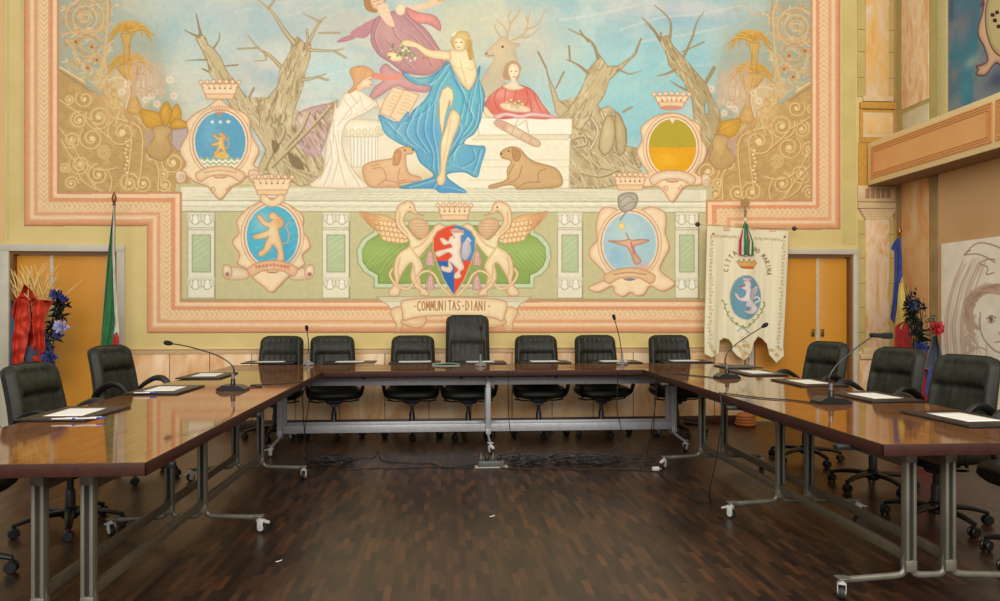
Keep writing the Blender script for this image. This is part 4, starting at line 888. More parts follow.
# ---------------------------------------------------------------- floor
m, nt, b = nodes_of('parquet'); PARQ = m
b.inputs['Roughness'].default_value = .34; b.inputs['Specular IOR Level'].default_value = .36
tc = nt.nodes.new('ShaderNodeTexCoord'); mp = nt.nodes.new('ShaderNodeMapping'); mp.inputs['Rotation'].default_value = (0, 0, math.radians(90))
br = nt.nodes.new('ShaderNodeTexBrick'); br.offset = .37; br.offset_frequency = 2
br.inputs['Scale'].default_value = 1; br.inputs['Brick Width'].default_value = .19; br.inputs['Row Height'].default_value = .037; br.inputs['Mortar Size'].default_value = .0012; br.inputs['Mortar Smooth'].default_value = .2
br.inputs['Color1'].default_value = (0, 0, 0, 1); br.inputs['Color2'].default_value = (1, 1, 1, 1); br.inputs['Mortar'].default_value = (.1, .1, .1, 1)
r = ramp(nt, [(0, (46, 34, 29)), (.3, (60, 43, 34)), (.6, (74, 52, 38)), (.85, (88, 60, 40)), (1, (104, 67, 43))])
nz = nt.nodes.new('ShaderNodeTexNoise'); nz.inputs['Scale'].default_value = 1.1; nz.inputs['Detail'].default_value = 3
mp2 = nt.nodes.new('ShaderNodeMapping'); mp2.inputs['Scale'].default_value = (60, 5, 1); nz2 = nt.nodes.new('ShaderNodeTexNoise'); nz2.inputs['Scale'].default_value = 1; nz2.inputs['Detail'].default_value = 3
mx = nt.nodes.new('ShaderNodeMix'); mx.data_type = 'RGBA'; mx.blend_type = 'MULTIPLY'; mx.inputs[0].default_value = .6
r2 = ramp(nt, [(.25, (170, 170, 170)), (.7, (255, 255, 255))]); mx2 = nt.nodes.new('ShaderNodeMix'); mx2.data_type = 'RGBA'; mx2.blend_type = 'MULTIPLY'; mx2.inputs[0].default_value = .5
L = nt.links.new
L(tc.outputs['Object'], mp.inputs[0]); L(mp.outputs[0], br.inputs['Vector']); L(br.outputs['Color'], r.inputs[0]); L(tc.outputs['Object'], nz.inputs['Vector']); L(tc.outputs['Object'], mp2.inputs[0]); L(mp2.outputs[0], nz2.inputs['Vector'])
L(nz.outputs['Fac'], r2.inputs[0]); L(r.outputs[0], mx.inputs[6]); L(r2.outputs[0], mx.inputs[7]); L(mx.outputs[2], mx2.inputs[6]); L(nz2.outputs['Fac'], mx2.inputs[7]); L(mx2.outputs[2], b.inputs['Base Color'])
rr_ = nt.nodes.new('ShaderNodeMapRange'); rr_.inputs[3].default_value = .26; rr_.inputs[4].default_value = .42; L(nz.outputs['Fac'], rr_.inputs[0]); L(rr_.outputs[0], b.inputs['Roughness'])
fb = MB(); fb.box((-8, -6, -.06), (8, WALL+.25, 0)); struct(fb.build('floor', PARQ, smooth=False))
# ---------------------------------------------------------------- back wall with the two door openings
WL = mat('ochre_wash', (224, 204, 144), .75, c2=(214, 192, 126), scale=2.2, spec=.2)
WTRIM = mat('pale_painted_wood', (206, 200, 182), .5, c2=(196, 190, 172), scale=6)
def X_(u): return wallX(u)
def Z_(u, v): return wall_pt(u, v)[1]
LD = (X_(10), X_(117.5), Z_(60, 251.5)); RD = (X_(753), X_(852.5), Z_(828, 254.5))
wb = MB(); y0, y1 = WALL, WALL+.2; HT = 5.4
for a, b_, z0, z1 in [(-7.5, LD[0], 0, HT), (LD[0], LD[1], LD[2], HT), (LD[1], RD[0], 0, HT), (RD[0], RD[1], RD[2], HT), (RD[1], RW, 0, HT)]: wb.box((a, y0, z0), (b_, y1, z1))
struct(wb.build('wall_back', WL, smooth=False))
wr = MB(); wr.box((RW, 1.0, 0), (RW+.2, WALL+.2, HT)); RWM = mat('warm_plaster', (206, 172, 126), .8, c2=(196, 156, 112), scale=1.2, spec=.2)
struct(wr.build('wall_right', RWM, smooth=False))
# painted vertical bands left of the mural
ST1 = mat('peach_band', (228, 194, 142), .75, c2=(220, 184, 130), scale=2, spec=.2); ST2 = mat('olive_band', (214, 198, 134), .75, c2=(204, 188, 122), scale=4, spec=.2)
n_trim = [0]
def trim(mb, m, **k):
    n_trim[0] += 1; return struct(mb.build('trim_%d' % n_trim[0], m, **k))
t = MB(); t.box((-7.5, y0-.002, Z_(5, 245)+.02), (X_(5), y0, HT)); trim(t, ST1, smooth=False)
t = MB(); t.box((X_(22)-.02, y0-.0015, 2.4), (X_(22)+.02, y0, HT)); t.box((X_(7), y0-.0015, Z_(5, 245)+.05), (X_(9), y0, HT)); trim(t, ST2, smooth=False)
t = MB(); t.box((X_(842), y0-.002, Z_(842, 245)), (X_(856), y0, HT)); trim(t, ST2, smooth=False)
# doors: frames, leaves
DO = mat('orange_laminate', (216, 152, 56), .38, c2=(206, 142, 48), scale=1.5, spec=.5)
ALU = mat('door_strip', (206, 198, 172), .4); HND = mat('door_handle_metal', (120, 100, 60), .35, metal=.6); REV = mat('door_reveal', (128, 84, 40), .5)
def door(n, ua, ub, d, divs, handles, fr):
    xa, xb, zt = d; jw = fr
    f = MB()
    f.box((xa-jw[0], y0-.03, 0), (xa, y0+.005, zt), bev=.004); f.box((xb, y0-.03, 0), (xb+jw[1], y0+.005, zt), bev=.004); f.box((xa-jw[0], y0-.03, zt), (xb+jw[1], y0+.005, zt+jw[2]), bev=.004)
    o = struct(f.build('door_%d' % n, WTRIM))
    r_ = MB(); r_.box((xa, y0+.003, 0), (xa+.03, y0+.11, zt-.03)); r_.box((xb-.03, y0+.003, 0), (xb, y0+.11, zt-.03)); r_.box((xa, y0+.003, zt-.03), (xb, y0+.11, zt)); r_.build('door_reveal', REV, o, smooth=False)
    xs = [xa+.03]+[X_(q) for q in divs]+[xb-.03]
    for i in range(len(xs)-1):
        l = MB(); l.box((xs[i]+.004, y0+.07, .01), (xs[i+1]-.004, y0+.11, zt-.034), bev=.003); l.build('door_leaf', DO, o)
    for q in divs:
        l = MB(); l.box((X_(q)-.018, y0+.062, .01), (X_(q)+.018, y0+.072, zt-.034), bev=.002); l.build('door_strip', ALU, o)
    for hu, hv in handles:
        x, z = wall_pt(hu, hv); h = MB(); h.box((x-.02, y0+.055, z-.045), (x+.02, y0+.069, z+.045), bev=.006); h.box((x-.012, y0+.04, z-.03), (x+.004, y0+.056, z+.03), bev=.004); h.build('door_handle', HND, o)
    return o
door(1, 10, 118, LD, [48.5], [], (.10, .085, .075))
door(2, 757, 852, RD, [820.5], [(815.5, 333), (825, 333)], (.06, .06, .065))
# dado, rail, skirting between and beside the doors
DADO = marble('peach_marble', [(.28, (216, 160, 108)), (.42, (230, 184, 134)), (.55, (238, 202, 158)), (.68, (244, 220, 186)), (.8, (228, 194, 156))], 1.6)
RAIL = mat('dado_rail_paint', (216, 186, 142), .6, c2=(208, 176, 130), scale=5); SKT = mat('dark_skirting', (70, 42, 30), .4)
JNT = mat('slab_joint', (120, 84, 56), .8)
zr = Z_(500, 349.5); zb = Z_(500, 417.6)
spans = [(LD[1]+.085, RD[0]-.06)]
for (xa, xb) in spans:
    x = xa; k = 0
    dd = MB(); cut = [X_(u) for u in (170, 210, 252, 296, 340, 385, 429, 471, 512, 552, 593, 633, 673, 714)]
    cut = [xa]+[c for c in cut if xa+.1 < c < xb-.1]+[xb]
    for a, b_ in zip(cut, cut[1:]): dd.box((a+.004, y0-.018, zb), (b_-.004, y0, zr-.035), bev=.003)
    trim(dd, DADO)
    jj = MB(); jj.box((xa, y0-.006, zb), (xb, y0, zr-.03)); trim(jj, JNT, smooth=False)
    rl = MB(); rl.box((xa, y0-.028, zr-.035), (xb, y0, zr-.022), bev=.004); rl.box((xa, y0-.02, zr-.022), (xb, y0, zr+.012), bev=.006); rl.box((xa, y0-.032, zr+.012), (xb, y0, zr+.022), bev=.003); trim(rl, RAIL)
    sk = MB(); sk.box((xa, y0-.026, 0), (xb, y0, zb), bev=.004); struct(sk.build('baseboard_back', SKT))
sk = MB(); sk.box((RD[1]+.06, y0-.026, 0), (RW, y0, zb), bev=.004); struct(sk.build('baseboard_back_corner', SKT))
sk = MB(); sk.box((RW-.026, 1.0, 0), (RW, WALL-.03, zb), bev=.004); struct(sk.build('baseboard_right', SKT))
# ---------------------------------------------------------------- the corner pilaster (painted stone in relief)
PM = marble('amber_marble', [(.25, (206, 150, 70)), (.42, (226, 182, 110)), (.55, (222, 190, 140)), (.68, (226, 204, 176)), (.8, (226, 170, 90))], 2.2, rot=.9)
PM2 = marble('rose_marble', [(.3, (212, 160, 104)), (.45, (228, 192, 146)), (.55, (234, 210, 178)), (.7, (226, 178, 116))], 3.2, rot=.8)
OB = mat('olive_stone', (200, 180, 112), .7, c2=(188, 168, 98), scale=6); OCH = mat('ochre_stone', (206, 154, 62), .7)
CRS = mat('cream_stone', (222, 196, 150), .7, c2=(212, 182, 136), scale=8); DKL = mat('joint_line_brown', (130, 98, 56), .8)  # last one: dark brown of the joints between the pilaster blocks
pl = empty('painted_pilaster', 'tall marble pilaster with bracketed capital in the right corner of the back wall', 'pilaster', (0, 0, 0), kind='structure')
pl.name = 'trim_20'
def rel(name, m, u0, u1, v0, v1, d=.02, d0=0, bev=.003, um=876):
    z1, z0 = Z_(um, v0), Z_(um, v1); mb = MB(); mb.box((X_(u0), y0-d, z0), (X_(u1), y0-d0, z1), bev=bev); return mb.build(name, m, pl)
rel('side_blocks', OB, 857, 896, -60, 97, .012)
rel('upper_shaft', PM, 864.5, 887.5, -60, 97, .03)
rel('upper_base', CRS, 862, 892, 97, 102, .035); rel('upper_base', OCH, 859, 895, 103, 109.5, .04)
rel('plinth_block', OCH, 859, 896, 110.5, 143, .02); rel('plinth_frame', CRS, 862, 892, 113, 138, .026); rel('plinth_panel', PM, 865, 888, 117, 134, .03)
rel('ochre_strip', OCH, 858, 896, 143, 186, .014)
rel('capital', CRS, 857, 896, 186, 202, .03); 
for k in range(5): rel('capital_bracket', mat('capital_brown', (176, 136, 96), .7), 864+k*5.2, 867.8+k*5.2, 189, 198.5, .04)
rel('capital_slab', CRS, 857, 896, 203, 209, .045)
for k in range(4): rel('capital_neck', CRS, 859+k*1.6, 894-k*1.6, 209.5+k*2.5, 212+k*2.5, .042-k*.003, bev=.001)
rel('side_blocks', OB, 858, 896, 220, 350, .010); rel('lower_shaft', PM2, 865, 888, 219, 350, .028)
for v in (234, 258, 283, 307, 332):
    rel('block_joint', DKL, 858.5, 864.6, v, v+.5, .0115, bev=0); rel('block_joint', DKL, 888.4, 895.5, v, v+.5, .0115, bev=0)
for v in (30, 52, 78): rel('block_joint', DKL, 857.5, 864, v, v+.5, .0135, bev=0); rel('block_joint', DKL, 888, 895.5, v, v+.5, .0135, bev=0)
rel('lower_base', CRS, 862, 892, 348, 354, .036); rel('lower_base', CRS, 859, 895, 354, 359, .04); rel('lower_plinth', PM2, 858, 896, 360, 415, .03)
# ---------------------------------------------------------------- right wall: marble panel, edges, balcony
rp = empty('trim_21', None, None, kind='structure')
def relr(name, m, ua, ub, v0, v1, d=.02, bev=.003, vu=None):
    ya = rw_pt(ua, 100)[0]; yb = rw_pt(ub, 100)[0]; uu = vu or ua; z1 = rw_pt(uu, v0)[1]; z0 = max(0, rw_pt(uu, v1)[1])
    mb = MB(); mb.box((RW-d, yb, z0), (RW, ya, z1), bev=bev); return mb.build(name, m, rp)
OLV = mat('olive_panel', (176, 162, 100), .7, c2=(164, 150, 92), scale=5)
relr('olive_border', OLV, 897.5, 938, -60, 160, .012); relr('upper_marble', PM2, 903, 930, -60, 110, .02); 
relr('upper_plinth_panel', mat('grey_marble', (204, 196, 172), .5, c2=(190, 176, 140), scale=9), 904, 930, 114, 150, .02)
relr('dotted_strip', mat('pale_olive_strip', (206, 194, 140), .7, c2=(184, 172, 116), scale=60), 938, 948, -60, 150, .016)
PM3 = marble('rust_marble', [(.3, (196, 130, 78)), (.5, (204, 160, 108)), (.7, (206, 178, 140))], 1.8, rot=1.0)
relr('olive_border', mat('umber_panel', (158, 130, 86), .7, c2=(140, 112, 70), scale=5), 897.5, 938, 176, 440, .012); relr('lower_marble', PM3, 903, 930, 178, 425, .02)
BX = 4.985; BZ0, BZ1 = 2.80, 3.30; BY0 = 1.2
BAL = mat('peach_stucco', (226, 170, 108), .7, c2=(220, 162, 100), scale=3); BC = mat('cream_band', (236, 212, 158), .7, c2=(228, 202, 148), scale=2); BL_ = mat('orange_line', (212, 148, 88), .7)
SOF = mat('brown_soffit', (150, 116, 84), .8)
bb = MB(); bb.box((BX, BY0, BZ0), (RW-.021, WALL-.05, BZ1), bev=.004); bal = struct(bb.build('balcony', BC)); bal['label'] = 'peach stucco balcony front running along the right wall'
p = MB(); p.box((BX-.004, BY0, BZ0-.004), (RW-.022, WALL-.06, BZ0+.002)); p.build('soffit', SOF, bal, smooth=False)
ys_ = [WALL-.20, rw_pt(0, 0)[0]]
def ypx(u): # depth on the balcony face at pixel u
    t_ = (u-500)/F; z = BX/(t_*CT+ST); return z*(CT-t_*ST)
edges = [(ypx(871), ypx(993)), (ypx(995.5), ypx(995.5)-2.2), (ypx(995.5)-2.26, ypx(995.5)-4.0)]
for a, b_ in edges:
    p = MB(); p.box((BX-.004, b_, BZ0+.06), (BX, a, BZ1-.06)); p.build('recessed_panel', BAL, bal, smooth=False)
    g = MB()
    for i, (zz) in enumerate((.075, .10, .125)):
        for z in (BZ0+zz, BZ1-zz): g.box((BX-.010, b_+zz-.06, z-.005), (BX-.004, a-zz+.06, z+.005))
        g.box((BX-.010, a-zz+.055, BZ0+zz), (BX-.004, a-zz+.065, BZ1-zz)); g.box((BX-.010, b_+zz-.065, BZ0+zz), (BX-.004, b_+zz-.055, BZ1-zz))
    g.build('panel_moulding', BL_, bal, smooth=False)
# ---------------------------------------------------------------- the mural
PAINT = vcol_mat('mural_paint', .8, .2)
C, reg = paint_mural(1.7)
reg = [('painted_console' if n == 'motto_scroll_lower' else n, d) for n, d in reg]
mural = empty('mural', 'large wall painting of a goddess, bare trees and crests in a stepped pink border', 'mural')
canvas_objects(C, reg, lambda p, q: ((p-446.0)*K, np.full_like(p, WALL-.004), CH+(HZ-q)*K), PAINT, mural)
del C
# ---------------------------------------------------------------- conference tables
STEEL = mat('brushed_steel', (134, 131, 119), .42, metal=.45, c2=(114, 111, 100), scale=20, stretch=(1, 1, .2))
STEELH = mat('lit_steel', (176, 178, 184), .42, metal=.25, c2=(160, 163, 170), scale=20)  # head table steel, colour lightened to stand in for brighter light on it
RAILM = mat('dull_steel', (124, 114, 98), .42, metal=.6)
SLOT = mat('dark_slot', (34, 33, 30), .6); BLK = mat('black_plastic', (24, 24, 25), .45); WHP = mat('white_caster_plastic', (206, 206, 204), .4); CHR = mat('chrome', (190, 190, 190), .2, metal=.9)
def wood_top():
    m, nt, b = nodes_of('varnished_walnut'); L = nt.links.new
    tc = nt.nodes.new('ShaderNodeTexCoord'); mp = nt.nodes.new('ShaderNodeMapping'); mp.inputs['Scale'].default_value = (1.2, 14, 1)
    no = nt.nodes.new('ShaderNodeTexNoise'); no.inputs['Scale'].default_value = 3; no.inputs['Detail'].default_value = 8; no.inputs['Distortion'].default_value = .4
    r = ramp(nt, [(.3, (92, 58, 32)), (.55, (126, 80, 44)), (.75, (150, 98, 56))])
    L(tc.outputs['Object'], mp.inputs[0]); L(mp.outputs[0], no.inputs['Vector']); L(no.outputs['Fac'], r.inputs[0]); L(r.outputs[0], b.inputs['Base Color'])
    b.inputs['Roughness'].default_value = .06; b.inputs['IOR'].default_value = 2.1; b.inputs['Specular Tint'].default_value = (1.0, .93, .76, 1)
    b.inputs['Specular IOR Level'].default_value = .85
    n2 = nt.nodes.new('ShaderNodeTexNoise'); n2.inputs['Scale'].default_value = 7; bp = nt.nodes.new('ShaderNodeBump'); bp.inputs['Strength'].default_value = .02; bp.inputs['Distance'].default_value = .01
    L(tc.outputs['Object'], n2.inputs['Vector']); L(n2.outputs['Fac'], bp.inputs['Height']); L(bp.outputs[0], b.inputs['Normal'])
    return m
WOOD = wood_top()
EDGE = mat('mahogany_edge', (66, 36, 29), .5, c2=(54, 30, 24), scale=4, stretch=(1, 6, 6), spec=.25)
def caster(parent, x, y, yaw, bright):
    # swivel fork, twin wheel and brake tab, wheel touching the floor
    M = Matrix.Translation((x, y, 0)) @ Matrix.Rotation(yaw, 4, 'Z')
    f = MB(); f.box((-.018, -.016, .072), (.026, .016, .082), M, bev=.003); f.box((-.012, -.020, .030), (.022, -.016, .078), M, bev=.002); f.box((-.012, .016, .030), (.022, .020, .078), M, bev=.002)
    f.lathe([(.012, .08), (.012, .105)], 10, M); f.prism([(.02, .066), (.058, .056), (.06, .064), (.022, .078)], 'y', -.014, .014, M)
    o = f.build('caster', WHP if bright else CHR, parent)
    w_ = MB(); R = M @ Matrix.Translation((.006, 0, .031)) @ Matrix.Rotation(math.pi/2, 4, 'X')
    w_.lathe([(.012, -.013), (.029, -.013), (.031, -.009), (.031, .009), (.029, .013), (.012, .013)], 20, R); w_.build('wheel', SLOT, o)
    h = MB(); h.lathe([(.018, -.0145), (.018, .0145)], 16, R); h.build('wheel_hub', WHP, o)
def table(loc, rz, length, width, frames, label, railm, railh, beam=True, half=.44, posts=STEEL, seams=(), oc=0.0):
    objs_before = set(bpy.data.objects)
    t = empty('conference_table', label, 'table', loc, rz)
    L2, W2 = length/2, width/2
    tb = MB(); tb.box((-L2+.003, -W2+.003, TOP-.042), (L2-.003, W2-.003, TOP-.0008)); tb.build('table_top', WOOD, t, smooth=False)
    e = MB()
    for a, b_ in [((-L2, -W2, TOP-.053), (L2, -W2+.008, TOP-.002)), ((-L2, W2-.008, TOP-.053), (L2, W2, TOP-.002)), ((-L2, -W2, TOP-.053), (-L2+.008, W2, TOP-.002)), ((L2-.008, -W2, TOP-.053), (L2, W2, TOP-.002))]: e.box(a, b_, bev=.0025)
    e.build('edge_band', EDGE, t)
    for s_ in seams:
        q = MB(); q.box((s_-.0015, -W2, TOP-.044), (s_+.0015, W2, TOP+.0004)); q.build('seam', SLOT, t, smooth=False)
    sp = .096
    for fx in frames:
        for sg in (-1, 1):
            p = MB(); y = sg*sp
            for k in (-1, 1): p.box((fx-.024, y+k*.017-.0085, .125), (fx+.024, y+k*.017+.0085, TOP-.07), bev=.006)
            p.mi = 1; p.box((fx-.016, y-.01, .16), (fx+.016, y+.01, TOP-.10)); p.mi = 0
            p.box((fx-.025, y-.027, TOP-.14), (fx+.025, y+.027, TOP-.07), bev=.006); p.box((fx-.025, y-.027, .125), (fx+.025, y+.027, .18), bev=.006)
            p.build('leg', [posts, SLOT], t)
        ft = MB()
        for sg in (-1, 1):
            P = [(fx, sg*(sp+.012), .20), (fx, sg*(sp+.014), .15), (fx, sg*(sp+.028), .118), (fx, sg*(sp+.06), .106), (fx, sg*(sp+.16), .100), (fx, sg*(half-.02), .092)]
            ft.tube(rnd_path(P, 5), .0125, 10, flat=(1.25, .9))
        P = [(fx, sp-.012, .20), (fx, sp-.016, .14), (fx, sp-.036, .11), (fx, 0, .106), (fx, -sp+.036, .11), (fx, -sp+.016, .14), (fx, -sp+.012, .20)]
        ft.tube(rnd_path(P, 5), .0125, 10, flat=(1.25, .9))
        ft.build('foot', posts, t)
        for sg in (-1, 1):
            cg = MB(); cg.box((fx-.028, sg*(half-.015)-.03, .098), (fx+.028, sg*(half-.015)+.03, .106), bev=.003); cg.build('caster_plate', posts, t)
            caster(t, fx, sg*(half-.01), sg*1.2+fx, True)
        br = MB()
        for sg in (-1, 1): br.box((fx-.03, sg*sp-.03, TOP-.08), (fx+.03, sg*sp+.03, TOP-.044), bev=.005)
        br.box((fx-.02, -W2+.08, TOP-.075), (fx+.02, W2-.08, TOP-.050), bev=.004)
        br.build('top_bracket', BLK, t)
    fs = sorted(frames)
    for sg in (-1, 1):
        r_ = MB(); y = sg*(sp)
        for a, b_ in zip(fs, fs[1:]): r_.box((a+.026, y-.012, .19-railh/2), (b_-.026, y+.012, .19+railh/2), bev=.003)
        r_.build('stretcher', railm, t)
        r_ = MB()
        for a, b_ in zip(fs, fs[1:]): r_.box((a+.026, y-.014, .605), (b_-.026, y+.014, .68), bev=.003)
        r_.build('support_beam', railm, t)
    for k in range(int(length/.9)):
        x = -L2+.5+k*.9
        h = MB(); h.box((x-.02, -W2+.05, TOP-.062), (x+.02, -W2+.09, TOP-.045), bev=.004); h.lathe([(.012, TOP-.085), (.016, TOP-.062)], 8, Matrix.Translation((x, -W2+.07, 0))); h.build('locking_knob', BLK, t)
    for o in set(bpy.data.objects)-objs_before:
        if o.parent == t and oc and not o.name.startswith(('table_top', 'edge_band', 'seam', 'locking')): o.location.y += oc
    return t
# head table runs along the wall; side tables run towards the camera
HX0, HX1, HY0, HY1 = -2.16, 2.92, 6.96, 7.80
head = table(((HX0+HX1)/2, (HY0+HY1)/2, 0), 0, HX1-HX0, HY1-HY0, [-1.58-(HX0+HX1)/2, .41-(HX0+HX1)/2, 2.25-(HX0+HX1)/2], 'long head table across the back, in front of the wall, on three steel leg frames', STEELH, .076, half=.46, posts=STEELH, seams=(.24,))
LX0, LX1, LY0 = -2.16, -1.125, 2.91; LY1 = HY0-.004
left = table(((LX0+LX1)/2, (LY0+LY1)/2, 0), math.pi/2, LY1-LY0, LX1-LX0, [3.17-(LY0+LY1)/2, 4.60-(LY0+LY1)/2, 6.00-(LY0+LY1)/2], 'long side table on the left, glossy brown top reaching towards the viewer', RAILM, .05, half=.44, oc=-.095)
RX0, RX1, RY0 = 1.855, 2.92, 3.07
right = table(((RX0+RX1)/2, (RY0+LY1)/2, 0), math.pi/2, LY1-RY0, RX1-RX0, [3.35-(RY0+LY1)/2, 4.70-(RY0+LY1)/2, 6.18-(RY0+LY1)/2], 'long side table on the right, glossy brown top with its near corner in view', RAILM, .05, half=.43, oc=.14)
# ---------------------------------------------------------------- leather office chairs
def leather():
    m, nt, b = nodes_of('black_leather'); L = nt.links.new
    tc = nt.nodes.new('ShaderNodeTexCoord'); no = nt.nodes.new('ShaderNodeTexNoise'); no.inputs['Scale'].default_value = 14; no.inputs['Detail'].default_value = 5
    r = ramp(nt, [(.3, (27, 28, 22)), (.7, (43, 45, 35))]); vo = nt.nodes.new('ShaderNodeTexVoronoi'); vo.inputs['Scale'].default_value = 260
    bp = nt.nodes.new('ShaderNodeBump'); bp.inputs['Strength'].default_value = .15; bp.inputs['Distance'].default_value = .002
    L(tc.outputs['Object'], no.inputs['Vector']); L(tc.outputs['Object'], vo.inputs['Vector']); L(no.outputs['Fac'], r.inputs[0]); L(r.outputs[0], b.inputs['Base Color']); L(vo.outputs['Distance'], bp.inputs['Height']); L(bp.outputs[0], b.inputs['Normal'])
    b.inputs['Roughness'].default_value = .5; b.inputs['Specular IOR Level'].default_value = .3
    return m
LEA = leather(); CBL = mat('chair_black_plastic', (26, 26, 27), .4)
def sm(a, b, x): x = max(0, min(1, (x-a)/(b-a))); return x*x*(3-2*x)
def make_chair(tall=False, seed=0, arm=0.0):
    """faces local -Y; origin on the floor under the gas column"""
    t = empty('office_chair', 'black leather office chair with arms on a star base', 'chair')
    rng = random.Random(seed)
    H = .80 if tall else .575; zb = .475; W0, W1 = (.245, .232) if tall else (.252, .230)
    ph = [rng.uniform(0, 6) for _ in range(6)]
    tilt = .16
    def side(fr):
        def fn(a, b):
            x = (a-.5)*2; s = b*H                     # x -1..1, s height along the back
            # rounded outline
            w = W0+(W1-W0)*b; rc = .075; top = H-s; 
            if top < rc: w -= rc-math.sqrt(max(0, rc*rc-(rc-top)**2))
            if s < .04: w -= .05*(1-s/.04)
            X = x*w; e = min(1, (1-abs(x))*w/.045, top/.045, (s+.004)/.03); e = math.sin(max(0, e)*math.pi/2)
            if fr:
                d = .042*e
                rim = max(sm(.72, .80, abs(x))*(1-.0), 0); 
                inner = 1-rim
                hp0, hp1 = (H-.20, H-.05)
                if tall: hp0, hp1 = H-.32, H-.05
                # border roll and sunk inner panel with a headrest roll
                d += .022*rim*e
                if s > hp1: d += .018*inner*math.sin(min(1, (H-s)/.05)*math.pi)
                hb = math.sin(math.pi*min(1, max(0, (s-hp0)/(hp1-hp0))))
                d += inner*.028*hb**.7
                d -= inner*.016*math.exp(-((s-hp0)/.012)**2)
                # gathered wrinkles
                wr = math.sin(x*26+ph[0])*.0022+math.sin(x*41+ph[1]+s*7)*.0016
                gat = math.exp(-((s-hp1)/.03)**2)+.8*math.exp(-((s-hp0+.03)/.05)**2)
                d += inner*wr*(.35+1.5*gat)
                lum = math.exp(-((s-.14)/.11)**2)*.02; d += inner*lum
                d += .003*math.sin(x*5+s*22+ph[2])*inner
                y = -d
            else:
                y = .052*e-.012*math.cos(x*1.4)
            # concave wrap and recline
            y -= .035*(abs(x)**2.2)*(1 if not tall else .8)
            y += tilt*s+.03*math.sin(b*math.pi)*-.6
            return (X, .205+y, zb+s)
        return fn
    b = MB()
    NU, NV = 38, 34
    A = b.grid(side(True), NU, NV); B = b.grid(side(False), NU, NV)
    def edge(G): return [G[0][i] for i in range(NU)]+[G[j][-1] for j in range(1, NV)]+[G[-1][i] for i in range(NU-2, -1, -1)]+[G[j][0] for j in range(NV-2, 0, -1)]
    ea, eb = edge(A), edge(B)
    for i in range(len(ea)): b._f([ea[i], ea[(i+1) % len(ea)], eb[(i+1) % len(ea)], eb[i]])
    bmesh.ops.remove_doubles(b.bm, verts=b.bm.verts[:], dist=.0015)
    b.build('backrest', LEA, t, angle=80)
    if tall:
        pp = MB(); pp.tube([(-.17, .205+tilt*(H-.33)-.052, zb+H-.33), (0, .205+tilt*(H-.33)-.046, zb+H-.33), (.17, .205+tilt*(H-.33)-.052, zb+H-.33)], .006, 6); pp.build('backrest_piping', LEA, t)
    # seat cushion
    s = MB()
    def seat(a, c):        # superellipse section
        an = a*2*math.pi; v = c
        n = 3.4; cx = abs(math.cos(an))**(2/n)*(1 if math.cos(an) > 0 else -1); sy = abs(math.sin(an))**(2/n)*(1 if math.sin(an) > 0 else -1)
        prof = [(.02, .405), (.70, .400), (.86, .412), (.97, .435), (1.0, .462), (.985, .490), (.93, .508), (.80, .517), (.6, .508), (.4, .502), (.2, .503), (.01, .504)]
        k = c*(len(prof)-1); i = min(int(k), len(prof)-2); f = k-i
        r_ = prof[i][0]*(1-f)+prof[i+1][0]*f; z = prof[i][1]*(1-f)+prof[i+1][1]*f
        y = sy*.255*r_-.02; z += -.018*sm(-.16, -.28, y) if z > .45 else 0
        return (cx*.285*r_, y, z)
    s.grid(seat, 44, 23, closeu=True); bmesh.ops.holes_fill(s.bm, edges=s.bm.edges[:], sides=60); s.build('seat', LEA, t, angle=80)
    # back bracket
    k = MB(); k.tube(rnd_path([(0, .05, .385), (0, .18, .375), (0, .262, .42), (0, .285, .52), (0, .302, .62)], 5), .02, 8, flat=(1.9, .7)); k.build('back_bracket', CBL, t)
    for sg in (-1, 1):
        a = MB(); P = [(sg*.235, .215, .545), (sg*.272, .17, .605), (sg*.288, .09, .658), (sg*.290, -.02, .682), (sg*.288, -.13, .670), (sg*.284, -.215, .615), (sg*.278, -.235, .535), (sg*.262, -.18, .455), (sg*.225, -.09, .408)]
        P = [(x_, (y_ if y_ > .1 or not arm else .1+(y_-.1)*.60), z_+arm*sm(.42, .64, z_)) for x_, y_, z_ in P]; pth = rnd_path(P, 5); n_ = len(pth); a.tube(pth, [.016+.010*math.sin(math.pi*min(1, i/(n_*.72))) for i in range(n_)], 10, flat=(1.25, .8)); a.build('armrest', CBL, t)
    mch = MB(); mch.box((-.085, -.10, .352), (.085, .11, .402), bev=.012); mch.prism([(-.06, .352), (.06, .352), (.035, .318), (-.035, .318)], 'y', -.05, .06); mch.build('tilt_mechanism', CBL, t)
    for sg in (-1, 1):
        lv = MB(); lv.tube([(sg*.07, -.03, .372), (sg*.17, -.035, .366), (sg*.225, -.04, .376)], [.007, .007, .009], 8); lv.tube([(sg*.20, -.039, .371), (sg*.262, -.042, .383)], .013, 8, flat=(1, .6)); lv.build('lever', CBL, t)
    g = MB(); g.lathe([(.030, .10), (.030, .235), (.026, .24), (.026, .25), (.020, .252), (.020, .33)], 16); g.build('gas_column', CBL, t)
    hb = MB(); hb.lathe([(.036, .062), (.050, .075), (.052, .115), (.042, .135), (.034, .14)], 16); hb.build('hub', CBL, t)
    for i in range(5):
        an = i*2*math.pi/5+.3+seed*.7; M = Matrix.Rotation(an, 4, 'Z')
        l = MB(); pth = rnd_path([(.03, 0, .103), (.12, 0, .108), (.22, 0, .098), (.30, 0, .078)], 4); n_ = len(pth)
        l.tube([M @ Vector(p) for p in pth], [.031-.014*i_/(n_-1) for i_ in range(n_)], 8, flat=(1.1, .75)); l.tube([M @ Vector((.298, 0, .082)), M @ Vector((.298, 0, .056))], .012, 8); lo = l.build('base_leg', CBL, t)
        c = MB(); q = M @ Vector((.298, 0, .0312)); yaw = an*2.3+seed
